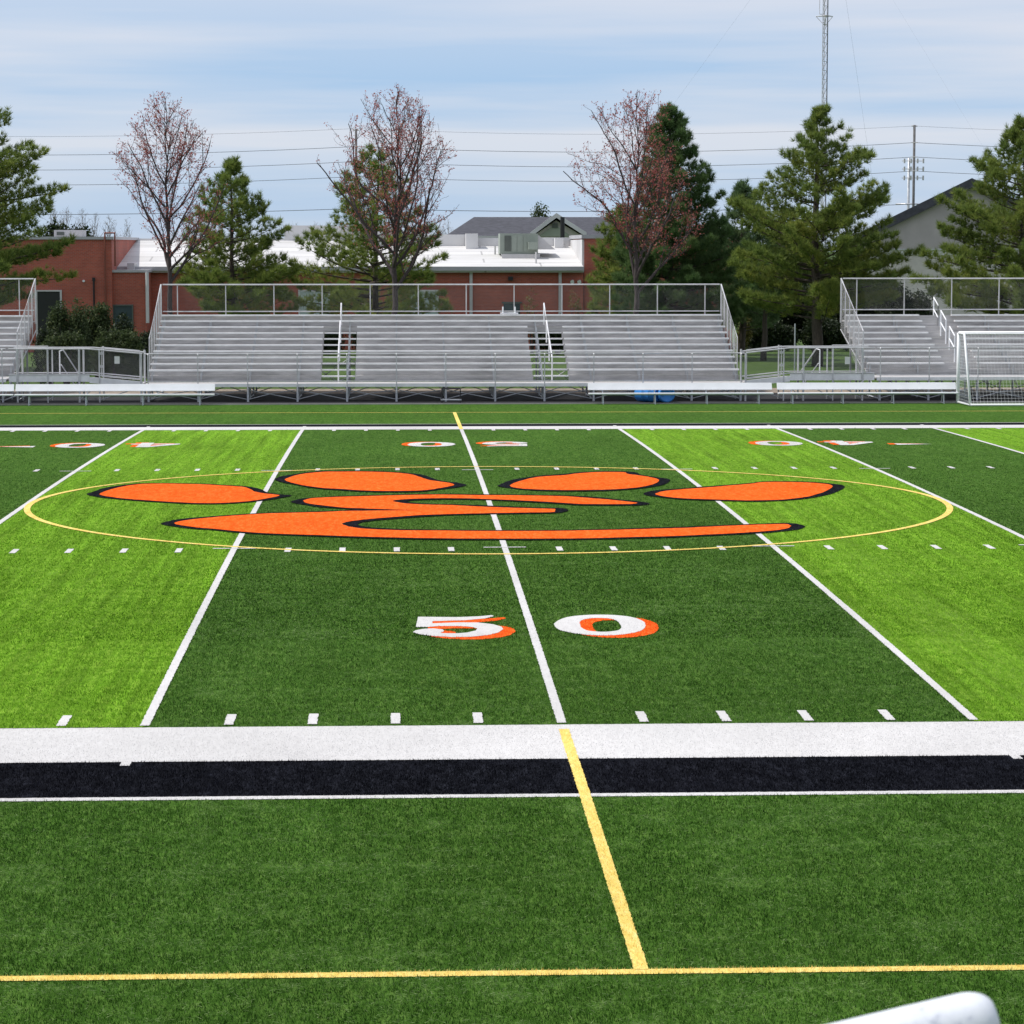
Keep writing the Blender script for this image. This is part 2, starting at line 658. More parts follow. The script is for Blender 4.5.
# soccer lines in yellow
g = MB()
hstrip(g, -20, 20, -9.955, -9.825, 0.006, 0.005, 0.03)
strip(g, -50, 50, 58.62, 58.72, 0.006)
tag(g.build('touchline', 'turf_yellow'), kind='structure')
g = MB()
strip(g, -0.055, 0.055, -9.84, -0.32, 0.009, 0.005)
strip(g, -0.055, 0.055, 48.9, 58.62, 0.009)
tag(g.build('halfway_line', 'turf_yellow'), kind='structure')
g = MB()
n = 1400
rad = 9.06
for i in range(n):
    t0, t1 = 2 * math.pi * i / n, 2 * math.pi * (i + 1) / n
    q = []
    for t, rr in ((t0, rad - 0.062), (t0, rad + 0.062), (t1, rad + 0.062), (t1, rad - 0.062)):
        x, y = rr * math.cos(t), 24.384 + rr * math.sin(t)
        q.append((x, y, gz(y) + 0.012))
    g.poly(q)
tag(g.build('centre_circle', 'turf_yellow'), kind='structure')

# the paw at midfield: outlines of the photograph brought down onto the field
PAW = {
 'toe_a': ([(99.75,494.4),(111.3,490),(127.5,486.5),(142.5,484.75),(167.5,484.4),(205,485.25),(225,486.5),(241.3,487.5),(248.8,489.4),(255,492.5),(265,494.3),(280,496.3),(265,499.6),(250,501.9),(231.3,503.4),(212.5,504),(192.5,503.8),(167.5,502.5),(142.5,500.9),(123.8,499.4),(108.8,497.5),(101.3,496)],
           [(86.9,494.9),(95,491.8),(102.5,489),(113.8,486.8),(127.5,485),(138.8,484),(167.5,483.6),(205,484.4),(225,485.5),(242.5,486.5),(253.8,488),(261.3,490),(267.5,493),(280,494.8),(291.3,496),(286.3,497.5),(270,500.3),(250,502.9),(231,504.3),(212.5,504.9),(192.5,504.7),(167.5,503.5),(142.5,501.9),(117.5,499.9),(98.8,497.8)]),
 'toe_b': ([(285,480),(295,476.3),(307.5,474),(325,472.5),(338.8,472.4),(357.5,472.3),(382.5,472.8),(400,473.8),(412.5,475.3),(420,477.8),(430,480.9),(447.5,483.4),(454.4,485.5),(447.5,487.5),(440,488.8),(430,490.5),(415,491.5),(382.5,491.8),(357.5,491),(338.8,489.6),(325,489),(307.5,486.8),(295,484.3),(287.5,482.1)],
           [(274.8,479.6),(280,477.3),(287.5,475.8),(295,474.8),(307.5,472.8),(325,471.5),(357.5,471.3),(382.5,471.8),(407.5,473.4),(422.5,475.3),(430,477.8),(437.5,480.3),(447.5,482.4),(456.3,483),(466.3,485.5),(460,487.5),(447.5,489.3),(440,490),(430,491.5),(415,492.6),(382.5,492.8),(357.5,492),(336.3,490.6),(325,490),(307.5,487.8),(295,485.3),(282.5,483),(277.5,481.5)]),
 'toe_c': ([(510,486.8),(513.8,484),(525,480.3),(540,477.5),(565,475.8),(578.8,474),(601.3,472.8),(623.8,473),(627.5,474.6),(640,476.3),(652.5,478.4),(659.4,480.9),(656.3,483.8),(647.5,486.5),(635,488.5),(616.3,490),(597.5,490.6),(565,490.9),(540,490.3),(525,489.6),(515,488.4)],
           [(497.5,486.5),(505,482.8),(513.8,480),(526.3,478),(540,476.1),(565,474.4),(578.8,472.8),(601.3,471.8),(627.5,472),(637.5,473.4),(640,475),(652.5,477.3),(667.5,479.3),(670,481.3),(665,484.6),(652.5,487.5),(635,489.6),(616.3,491),(597.5,491.8),(565,491.9),(540,491.4),(520,490),(503.8,488)]),
 'toe_d': ([(655.6,494.4),(663.8,492),(680,490.3),(705,488.4),(730,486.3),(750,484.6),(762.5,483),(785,482.8),(810,483.4),(827.5,485),(832.3,486.8),(828.8,490.3),(820,494),(807.5,497.5),(791.3,499.6),(778.8,500.6),(750,501.3),(730,500.8),(705,500),(680,499),(666.3,497.5),(657.5,495.8)],
           [(643.1,494.3),(650,491.8),(662.5,490.2),(685,488.8),(698.8,487.5),(730,485.3),(750,483.6),(762.5,482.1),(785,481.8),(810,482.4),(830,484),(841.3,485.5),(845,487.3),(841.3,490.3),(832.5,494),(820,497.1),(802.5,499.8),(785,501.3),(755,502.3),(730,501.8),(705,501),(680,500),(660,497.8),(646.3,495.8)]),
 'pad': ([(174.4,524.3),(183.8,521.5),(205,519),(225,517.1),(262.5,514.6),(287.5,513.8),(325,512.8),(345,511.9),(370,511.6),(415.6,511.1),(395,510.5),(363.8,509.3),(345,508.6),(325,506.5),(310,504.6),(303.8,502.6),(304.2,500.9),(312.5,499),(336.3,497.8),(370,496.8),(407.5,495.9),(440,495.4),(477.5,495.9),(527.5,496.3),(565,497.1),(578.8,498),(603.8,500),(622.5,501.9),(637.5,503.8),(630,504.9),(603.8,505),(578.8,504.8),(565,503.8),(540,502.3),(515,501),(490,500),(465,499.2),(440,499),(426.3,499.3),(407.5,499.9),(392.5,501.5),(401.3,503.8),(415,504.9),(432.5,505.6),(452.5,506),(477.5,507.3),(502.5,508.3),(527.5,509.1),(553.8,509.8),(554.8,511.3),(552.5,513),(527.5,513.4),(502.5,513.8),(477.5,514.3),(452.5,514.9),(440,515.3),(420,516),(395,517.8),(370,519.8),(355,521.5),(345,523.4),(342.5,525),(348.8,527.5),(361.3,529.3),(382.5,530.6),(407.5,531.3),(440,531.5),(477.5,531.9),(527.5,531.9),(560,531.8),(610,530.8),(647.5,529.8),(685,528.8),(705,527.8),(742.5,526.1),(767.5,525.3),(786.3,525),(790.6,527.1),(787.5,529.3),(777.5,530.9),(761.3,532.5),(730,534.4),(698.8,535.9),(672.5,537.1),(635,538),(597.5,539),(560,539.5),(515,539.6),(477.5,539.5),(440,539.3),(395,538.5),(357.5,537.5),(320,536.1),(300,535.5),(262.5,534),(237.5,532.1),(212.5,529.6),(198.8,528.6),(183.8,526.5)],
         [(160.6,524.5),(172.5,521),(186.3,519),(205,517.5),(225,515.9),(262.5,513.6),(287.5,512.8),(325,511.8),(345,510.9),(353.8,509.9),(345,509.5),(320,507.8),(306.3,505.7),(296.3,504.2),(290.6,502.4),(297.5,500.1),(306.3,498.6),(325,497.6),(336.3,496.8),(370,495.8),(407.5,494.9),(440,494.4),(477.5,494.9),(527.5,495.3),(565,496.1),(585,496.9),(603.8,498.4),(622.5,500.5),(637.5,501.9),(650,504),(641.3,505.9),(603.8,506.2),(578.8,505.9),(565,504.9),(540,503.4),(515,502),(490,500.9),(465,500.2),(440,500.1),(420,500.6),(406.3,502.1),(417.5,503.8),(438.8,504.7),(458.8,505.1),(490,506.3),(527.5,507.8),(552.5,508.4),(562.5,508.8),(568.1,510.9),(562.5,513),(552.5,513.9),(502.5,514.8),(465,515.5),(445,516.2),(426.3,517.2),(401.3,519),(376.3,521.1),(362.5,522.9),(357.5,525),(362.5,527.0),(376.3,528.5),(407.5,529.9),(440,530.3),(477.5,530.8),(527.5,530.9),(560,530.6),(610,529.6),(647.5,528.5),(680,527.5),(717.5,526),(755,524.5),(786.3,523.6),(797.5,524.6),(805,527.1),(798.8,530),(786.3,531.7),(761.3,534),(730,535.6),(698.8,537),(672.5,538.3),(635,539.2),(597.5,540.1),(560,540.6),(515,540.8),(477.5,540.7),(440,540.4),(395,539.6),(357.5,538.6),(320,537.2),(300,536.5),(262.5,535),(237.5,533.4),(212.5,530.9),(192.5,529.6),(177.5,527.8)]),
}
for key, (orange, black) in PAW.items():
    kind = 'paw_pad' if key == 'pad' else 'paw_toe'
    rb = smooth_ring([on_ground(*p) for p in black], 5, 0.012)
    ro = smooth_ring([on_ground(*p) for p in orange], 5, 0.012)
    sheet(kind + '_outline', [rb], 'turf_black', 0.015)
    sheet(kind, [ro], 'turf_orange', 0.019)

# numerals: near "5 0" traced from the photograph, the others are the same glyphs again
FIVE = [(80,75),(240,77),(400,78),(560,72),(670,62),(690,70),(620,88),(450,104),(195,111),(195,128),(400,120),(560,121),(680,135),(750,155),(762,175),(720,202),(640,222),(500,236),(350,238),(200,230),(90,215),(38,198),(60,184),(120,172),(200,168),(280,177),(290,190),(258,206),(390,208),(470,202),(540,186),(555,170),(520,158),(420,150),(250,150),(160,157),(62,158)]
ZERO = [(80,140),(105,110),(170,82),(270,66),(420,58),(600,64),(720,82),(790,110),(812,145),(790,180),(720,203),(620,218),(480,225),(330,218),(210,202),(120,178)]
ZHOLE = [(285,118),(320,96),(400,86),(510,88),(580,105),(612,140),(615,165),(590,184),(500,195),(400,192),(340,182),(300,160)]
FOUR = [(0.72,0.0),(1.05,0.0),(1.05,0.42),(1.28,0.42),(1.28,0.72),(1.05,0.72),(1.05,1.83),(0.72,1.83),(0.0,0.74),(0.0,0.42),(0.72,0.42)]
FHOLE = [(0.72,0.72),(0.34,0.72),(0.72,1.28)]


def gp(pts, bx, by):
    return [on_ground(bx + x / 8, by + y / 8) for x, y in pts]


five = gp(FIVE, 408, 608)
zero, zhole = gp(ZERO, 544, 608), gp(ZHOLE, 544, 608)
a0, a1 = on_ground(544 + 10, 608 + 17), on_ground(544 + 22.5, 608 + 19)
SH = (a1[0] - a0[0], a1[1] - a0[1])
fx = min(p[0] for p in five)
zx = min(p[0] for p in zero)
y5 = min(p[1] for p in five)


def glyph(kind, rings, tf, sh, sub=0):
    rr = [[tf(*p) for p in r_] for r_ in rings]
    if sub:
        rr = [smooth_ring(r_, sub, 0.006) for r_ in rr]
    sheet(kind + '_shadow', [[(x + sh[0], y + sh[1]) for x, y in r_] for r_ in rr], 'turf_orange', 0.006)
    sheet(kind, rr, 'turf_white', 0.010)


def place_number(xc, first, flip):
    """number straddling the yard line at xc; flip = readable from the far side"""
    f4 = [(x, y) for x, y in FOUR], [(x, y) for x, y in FHOLE]
    base5 = [[(x, y) for x, y in five]]
    base0 = [[(x, y) for x, y in zero], [(x, y) for x, y in zhole]]
    if flip:
        tf = lambda x, y: (xc - x, 48.768 - y)
        sh = (-SH[0], -SH[1])
    else:
        tf = lambda x, y: (xc + x, y)
        sh = SH
    glyph('numeral_zero', base0, tf, sh, 4)
    if first == 5:
        glyph('numeral_five', base5, tf, sh)
    else:
        off = [[(x + fx, y + y5 + 0.02) for x, y in r_] for r_ in f4]
        glyph('numeral_four', off, tf, sh)
        side = -1 if xc < 0 else 1
        if flip:
            side = -side
        ax = (fx - 0.45) if side < 0 else (zx + 1.3 + 0.45)
        tri = [[(ax, y5 + 1.25), (ax, y5 + 1.8), (ax + side * 0.95, y5 + 1.52)]]
        glyph('field_arrow', tri, tf, sh)


place_number(0, 5, False)
place_number(0, 5, True)
for s in (-1, 1):
    place_number(s * 10 * YD, 4, True)
    place_number(s * 10 * YD, 4, False)


# ------------------------------------------------------------------ fibres of the turf on the near side
def in_poly(x, y, ring):
    r_ = np.array(ring)
    c = np.zeros(len(x), bool)
    x1, y1 = r_[-1]
    for x2, y2 in r_:
        m_ = ((y1 > y) != (y2 > y))
        if y1 != y2:
            c ^= m_ & (x < (x2 - x1) * (y - y1) / (y2 - y1) + x1)
        x1, y1 = x2, y2
    return c


def fibres():
    r_ = np.random.default_rng(99)
    gzs = np.vectorize(gz)
    X, Y_ = [], []
    # one metre bands, fibres per square metre thinning out evenly towards the far side
    for y0 in np.arange(-12.6, 48.6, 0.6):
        y1 = y0 + 0.6
        dens = np.interp(y0, (-12.6, -9, -5, 0, 5, 10, 15, 20, 26, 34, 42, 48.5), (4200, 3900, 3300, 2600, 1900, 1350, 950, 660, 400, 200, 90, 25))
        xl_ = CAM.x + 0.041 * (y1 - CAM.y) - 0.20 * (y1 - CAM.y) - 1
        xr_ = CAM.x + 0.041 * (y1 - CAM.y) + 0.20 * (y1 - CAM.y) + 1
        n = int((y1 - y0) * (xr_ - xl_) * dens)
        X.append(r_.uniform(xl_, xr_, n))
        Y_.append(r_.uniform(y0, y1, n))
    x, y = np.concatenate(X), np.concatenate(Y_)
    # which colour is tufted here
    cls = np.zeros(len(x), int)                       # dark green
    k = np.abs(x) / YD
    cls[(y > 0) & ((k % 10) > 5)] = 1                 # bright green
    cls[(y > -3.64) & (y < -1.93)] = 3                # black
    cls[((y > -1.93) & (y < -0.04)) | ((y > -3.78) & (y < -3.64))] = 2
    near = np.abs(x / YD - np.round(x / YD)) * YD < 0.052
    five_ = near & (np.round(x / YD) % 5 == 0)
    cls[five_ & (y > 0.06)] = 2
    cls[five_ & (y > -2.12) & (y < -1.93) & (np.abs(x) > 1)] = 2
    cls[near & ~five_ & (((y > 0.08) & (y < 0.70)) | ((y > 15.78) & (y < 16.36)))] = 2
    cls[((y > -9.955) & (y < -9.825)) | ((np.abs(x) < 0.055) & (y > -9.84) & (y < -0.32))] = 4
    rr_ = np.hypot(x, y - 24.384)
    cls[np.abs(rr_ - rad) < 0.062] = 4
    for orange, black in PAW.values():
        cls[in_poly(x, y, [on_ground(*p) for p in black])] = 3
        cls[in_poly(x, y, [on_ground(*p) for p in orange])] = 5
    for rings in ((five,), (zero, zhole)):
        for off, c in ((SH, 5), ((0, 0), 2)):
            rs = [[(a + off[0], b_ + off[1]) for a, b_ in q] for q in rings]
            if len(rs) > 1:
                rs = [smooth_ring(q, 4) for q in rs]
            m_ = in_poly(x, y, rs[0])
            if len(rs) > 1:
                m_ &= ~in_poly(x, y, rs[1])
            cls[m_] = c
    z = gzs(y) + 0.002
    # wear: in patches the fibres lie flatter
    gx = r_.normal(size=(400, 900))                    # value noise at two sizes
    def vnoise(sx, sy, off):
        u_, v_ = x / sx + 300 + off, y / sy + 100 + off
        i, j = np.floor(u_).astype(int), np.floor(v_).astype(int)
        fu, fv = u_ - i, v_ - j
        fu, fv = fu * fu * (3 - 2 * fu), fv * fv * (3 - 2 * fv)
        g_ = lambda a_, b__: gx[b__ % 400, a_ % 900]
        return (g_(i, j) * (1 - fu) + g_(i + 1, j) * fu) * (1 - fv) + (g_(i, j + 1) * (1 - fu) + g_(i + 1, j + 1) * fu) * fv
    wear = 0.55 * vnoise(0.16, 0.12, 0) + 0.45 * vnoise(0.5, 0.3, 40) + 0.28 * vnoise(1.7, 1.1, 80)
    h = r_.uniform(0.014, 0.034, len(x)) * np.where(cls == 2, 0.55, 1.0)
    row = r_.normal(size=4000)                        # tufting rows along the yard lines
    rowv = 0.6 * row[(np.floor(x / 0.11).astype(int)) % 4000] + 0.6 * row[(np.floor(x / 0.43 + 7).astype(int)) % 4000]
    lean = np.abs(r_.normal(0.35, 0.33, len(x))) + 0.3 * np.clip(wear, 0, 1.2)
    az = r_.uniform(0, 2 * np.pi, len(x))
    flat = (r_.random(len(x)) < 0.03 + 0.10 * np.clip(wear, 0, 1.3)) & (cls < 2) & (y < 14)
    lean = np.where(flat, r_.uniform(1.25, 1.5, len(x)), lean)
    h = np.where(flat, r_.uniform(0.03, 0.06, len(x)), h)
    az = np.where(flat, r_.choice([0.0, np.pi], len(x)) + r_.normal(0, 0.45, len(x)), az)
    z = np.where(flat, z + 0.018, z)
    top = np.stack([x + np.cos(az) * np.sin(lean) * h, y + np.sin(az) * np.sin(lean) * h, z + np.cos(lean) * h], 1)
    ba = r_.uniform(0, 2 * np.pi, len(x))
    wd = r_.uniform(0.0020, 0.0042, len(x)) * np.where(y > 6, 1.6, 1.0)
    bx1 = np.stack([x + np.cos(ba) * wd, y + np.sin(ba) * wd, z], 1)
    bx2 = np.stack([x - np.cos(ba) * wd, y - np.sin(ba) * wd, z], 1)
    tone = np.clip(r_.normal(0.38, 0.24, len(x)) + 0.20 * np.clip(wear, -0.9, 1.4) + np.where(cls == 1, 0.15, 0.06) * rowv, 0, 1)
    tone = np.where(flat & (cls == 0), r_.uniform(0.80, 1.0, len(x)), tone)
    tone = np.where(flat & (cls == 1), r_.uniform(0.6, 0.9, len(x)), tone)
    for c, (nm, mat) in enumerate((('dark_green', 'fibre_dark'), ('bright_green', 'fibre_bright'), ('white', 'fibre_white'), ('black', 'fibre_black'), ('yellow', 'fibre_yellow'), ('orange', 'fibre_orange'))):
        m_ = cls == c
        V = np.stack([bx1[m_], bx2[m_], top[m_]], 1).reshape(-1, 3)
        o = raw_mesh('turf_fibres', V, np.arange(len(V)).reshape(-1, 3), mat, None, np.repeat(tone[m_], 3))
        tag(o, nm.replace('_', ' ') + ' synthetic turf fibres standing on the near half of the field', 'turf fibres', kind='stuff')


leaf_mat('fibre_dark', [(0.012, 0.040, 0.004), (0.032, 0.096, 0.008), (0.066, 0.155, 0.020), (0.28, 0.39, 0.15)], 0.36, 0.12)
leaf_mat('fibre_bright', [(0.048, 0.135, 0.004), (0.126, 0.285, 0.012), (0.205, 0.38, 0.03), (0.36, 0.52, 0.11)], 0.38, 0.12)
leaf_mat('fibre_white', [(0.60, 0.59, 0.58), (0.635, 0.625, 0.61), (0.66, 0.65, 0.635), (0.69, 0.68, 0.665)], 0.55, 0.12)
leaf_mat('fibre_black', [(0.002, 0.002, 0.003), (0.005, 0.0053, 0.008), (0.009, 0.0095, 0.015), (0.040, 0.043, 0.06)], 0.1, 0.03)
leaf_mat('fibre_yellow', [(0.76, 0.59, 0.17), (0.86, 0.70, 0.26), (0.88, 0.75, 0.33), (0.88, 0.80, 0.45)], 0.45)
leaf_mat('fibre_orange', [(0.70, 0.085, 0.008), (0.88, 0.13, 0.014), (0.93, 0.19, 0.035), (0.94, 0.30, 0.10)], 0.45)
fibres()


# ------------------------------------------------------------------ chain link
def chain_link(mb, O, A, L, B, H, step=0.072, r=0.0010):
    """woven wire filling the parallelogram O + s*A + t*B, 0<s<L, 0<t<H"""
    O, A, B = Vector(O), Vector(A), Vector(B)
    nrm = A.cross(B).normalized()

    def strand(s0, t0, s1, t1):
        p, q = O + A * s0 + B * t0, O + A * s1 + B * t1
        d = (q - p)
        if d.length < 0.03:
            return
        d.normalize()
        u = d.cross(nrm).normalized()
        n0 = len(mb.v)
        for e in (p, q):
            mb.v.extend([tuple(e + nrm * r), tuple(e - nrm * r * 0.5 + u * r * 0.87), tuple(e - nrm * r * 0.5 - u * r * 0.87)])
        for k in range(3):
            j = (k + 1) % 3
            mb.f.append((n0 + k, n0 + j, n0 + 3 + j, n0 + 3 + k))

    c = -H + step / 2
    while c < L:
        s0, t0 = (c, 0) if c >= 0 else (0, -c)
        s1, t1 = (c + H, H) if c + H <= L else (L, L - c)
        strand(s0, t0, s1, t1)
        strand(s0, H - t0, s1, H - t1)
        c += step


# ------------------------------------------------------------------ bleachers
TREAD, RISE = 0.61, 0.2015


def bleacher(label, X0, X1, Yf, zd, rows, deck, open_aisles, closed_aisle, back_top, back_bot, group):
    zg = -0.160
    root = thing('bleacher', ((X0 + X1) / 2, Yf, zg), label, 'bleacher', group)
    yb = Yf + deck + (rows - 1) * TREAD + 0.78
    cuts = sorted(list(open_aisles) + ([closed_aisle] if closed_aisle else []))
    runs = []
    x = X0
    for a, b_ in cuts:
        runs.append((x, a))
        x = b_
    runs.append((x, X1))
    openruns = []
    x = X0
    for a, b_ in sorted(open_aisles):
        openruns.append((x, a))
        x = b_
    openruns.append((x, X1))
    # front walkway
    g = MB()
    n = 5
    w = (deck - 0.02) / n
    for k in range(n):
        g.box(X0, X1, Yf + k * w, Yf + (k + 1) * w - 0.008, zd - 0.045, zd)
    g.build('walkway', 'aluminium_dull', root)
    g = MB().box(X0, X1, Yf - 0.03, Yf - 0.002, zd - 0.11, zd + 0.004)
    g.build('fascia', 'aluminium', root)
    for k in range(rows):
        y = Yf + deck + k * TREAD
        z = zd + k * RISE
        top_ = k >= rows - 2 and open_aisles
        for a, b_ in ([(X0, X1)] if top_ else runs):
            g = MB()
            g.box(a + 0.02, b_ - 0.02, y - 0.02, y + 0.225, z + 0.385, z + 0.438)
            g.build('seat', 'aluminium', root)
        if k < rows - 1 or True:
            # footboard of the next row and the riser below it
            zz = z + RISE if k < rows - 1 else z + RISE
            for a, b_ in ([(X0, X1)] if top_ else openruns):
                g = MB()
                g.box(a, b_, y + 0.27, y + 0.27 + 0.26, zz - 0.04, zz)
                g.box(a, b_, y + 0.54, y + 0.27 + TREAD - 0.005, zz - 0.04, zz)
                g.build('footboard', 'aluminium_dull', root)
                g = MB()
                g.box(a, b_, y + 0.235, y + 0.265, z + 0.004, zz + (0.012 if k < rows - 1 else 0.20))
                g.build('riser', 'aluminium_dull', root)
            for a, b_ in ([] if top_ else open_aisles):
                g = MB()
                g.box(a + 0.015, b_ - 0.015, y + 0.24, y + 0.52, zz - 0.045, zz)
                g.build('aisle_step', 'aluminium', root)
    # trestle frames
    n = round((X1 - X0) / 1.83)
    fx_ = [X0 + 0.12 + (X1 - X0 - 0.24) * i / n for i in range(n + 1)]
    for x in fx_:
        g = MB()
        g.box(x - 0.035, x + 0.035, Yf + 0.02, Yf + 0.09, zg, zd - 0.05)
        for yy in (Yf + deck + 0.2, Yf + deck + 2.3, Yf + deck + 4.4):
            zz = zd + max(0, (yy - Yf - deck)) / TREAD * RISE - 0.1
            g.box(x - 0.03, x + 0.03, yy - 0.03, yy + 0.03, zg, zz)
        g.tube([(x, Yf + 0.1, zd - 0.09), (x, Yf + deck, zd - 0.09), (x, yb, zd + (yb - Yf - deck) / TREAD * RISE - 0.12)], 0.04, 4)
        g.tube([(x, Yf + 0.08, zg + 0.06), (x, Yf + deck + 2.3, zg + 0.06)], 0.025, 4)
        g.tube([(x, Yf + 0.1, zg + 0.1), (x, Yf + deck + 2.3, zd + 0.5)], 0.02, 4)
        for k in range(rows):
            y = Yf + deck + k * TREAD
            z = zd + k * RISE
            g.box(x - 0.022, x + 0.022, y + 0.10, y + 0.16, z - 0.02, z + 0.388)
        g.build('support_frame', 'galvanised', root)
    for i, (a, b_) in enumerate(zip(fx_[:-1], fx_[1:])):
        g = MB()
        y = Yf + 0.06
        m_ = (a + b_) / 2
        g.tube([(a, y + 0.05, zg + 0.08), (m_, y + 0.05, zg + 0.30), (b_, y + 0.05, zg + 0.42)], 0.016, 5)
        g.tube([(b_, y + 0.08, zg + 0.08), (a, y + 0.08, zg + 0.42)], 0.016, 5)
        g.build('cross_brace', 'galvanised', root)
        g = MB()
        y += deck + 0.9
        g.tube([(a, y, zg + 0.15), (b_, y, zd + 0.1)], 0.016, 5)
        g.tube([(b_, y + 0.03, zg + 0.15), (a, y + 0.03, zd + 0.1)], 0.016, 5)
        g.build('cross_brace', 'galvanised', root)
        g = MB()
        y += 2.6
        g.tube([(a, y, zg + 0.15), (b_, y, zd + 0.7)], 0.016, 5)
        g.tube([(b_, y + 0.03, zg + 0.15), (a, y + 0.03, zd + 0.7)], 0.016, 5)
        g.build('cross_brace', 'galvanised', root)
    # front guard rail
    zt = zd + 1.05
    g = MB()
    g.tube([(X0, Yf, zt), (X1, Yf, zt)], 0.024, 8)
    g.tube([(X0, Yf, zd + 0.09), (X1, Yf, zd + 0.09)], 0.018, 6)
    for x in fx_:
        g.tube([(x, Yf - 0.05, zg + 0.3), (x, Yf - 0.05, zt - 0.03), (x, Yf, zt)], 0.021, 6)
    gr = g.build('guard_rail', 'rail_metal', root)
    g = MB()
    chain_link(g, (X0, Yf, zd + 0.1), (1, 0, 0), X1 - X0, (0, 0, 1), 0.93, 0.072, 0.0009)
    g.build('chain_link', 'wire', gr)
    # back rail
    g = MB()
    g.tube([(X0, yb, back_top), (X1, yb, back_top)], 0.027, 8)
    g.tube([(X0, yb, back_bot), (X1, yb, back_bot)], 0.024, 6)
    for i, x in enumerate([X0 + 0.55 + (X1 - X0 - 1.1) * k / round((X1 - X0 - 1.1) / 1.83) for k in range(round((X1 - X0 - 1.1) / 1.83) + 1)]):
        g.tube([(x, yb + 0.04, back_bot - 0.6), (x, yb + 0.04, back_top - 0.01)], 0.023, 6)
    br = g.build('back_rail', 'rail_metal', root)
    g = MB()
    chain_link(g, (X0, yb + 0.01, back_bot), (1, 0, 0), X1 - X0, (0, 0, 1), back_top - back_bot)
    g.build('chain_link', 'wire', br)
    # sloping end rails
    for X in (X0 - 0.06, X1 + 0.06):
        g = MB()
        ys_, zs_ = yb - 5.1, back_top - 1.85
        g.tube([(X, yb, back_bot - 0.5), (X, yb, back_top), (X, ys_, zs_), (X, ys_, zd - 0.05)], 0.028, 8)
        g.tube([(X, yb, back_bot - 0.75), (X, ys_, zd + 0.18)], 0.02, 6)
        for k in range(1, 5):
            t = k / 5
            g.tube([(X, yb - 5.1 * t, back_top - 1.85 * t), (X, yb - 5.1 * t, back_bot - 0.75 + (zd + 0.18 - back_bot + 0.75) * t)], 0.02, 6)
        er = g.build('end_rail', 'rail_metal', root)
        g = MB()
        slope = Vector((0, -5.1, -1.85)) / 5.1
        chain_link(g, (X, yb, back_bot - 0.7), slope, 5.1, (0, 0, 1), back_top - back_bot + 0.65)
        g.build('chain_link', 'wire', er)
    return root, yb


ZD = 0.475
main_, YB = bleacher('wide aluminium bleacher in the middle with two see-through aisles', -10.68, 10.38, 66.0, ZD, 10, 1.35,
                     [(-4.57, -3.36), (3.0, 4.27)], None, 3.84, 2.83, 'aluminium bleachers facing the field')
lb, _ = bleacher('aluminium bleacher at the left edge beyond the dark shrubs', -36.5, -15.5, 66.0, 0.66, 9, 1.96,
                 [], (-26.7, -25.4), 4.06, 2.88, 'aluminium bleachers facing the field')
rb, _ = bleacher('aluminium bleacher behind the white soccer goal, with paired stair handrails', 15.08, 36.2, 66.0, 0.66, 9, 1.96,
                 [], (17.9, 19.1), 4.06, 2.88, 'aluminium bleachers facing the field')


def row_z(k, zd=ZD):
    return zd + k * RISE


# single handrails down the two open aisles of the middle stand
for xm in (-3.95, 3.66):
    for k0, k1 in ((9, 6), (6, 2), (3, 0))[:3 if xm > 0 else 3]:
        g = MB()
        ya, yc = 66 + 1.35 + k0 * TREAD, 66 + 1.35 + k1 * TREAD
        za, zc = row_z(k0), row_z(k1)
        g.tube([(xm, ya, za + 0.05), (xm, ya, za + 0.86), (xm, yc, zc + 0.86), (xm, yc, zc + 0.0)], 0.028, 8)
        g.build('aisle_handrail', 'aluminium', main_)
# double loop handrails of the right stand
for k0, k1 in ((8.6, 7.2), (6.3, 4.7), (3.6, 2.0)):
    g = MB()
    ya, yc = 66 + 1.96 + k0 * TREAD, 66 + 1.96 + k1 * TREAD
    za, zc = row_z(k0, 0.66), row_z(k1, 0.66)
    xm = 18.5
    g.tube([(xm, ya, za + 0.0), (xm, ya, za + 0.95), (xm, yc, zc + 0.95), (xm, yc, zc - 0.05)], 0.027, 8)
    g.tube([(xm, ya, za + 0.5), (xm, yc, zc + 0.5)], 0.024, 8)
    g.build('aisle_handrail', 'white_paint', rb)


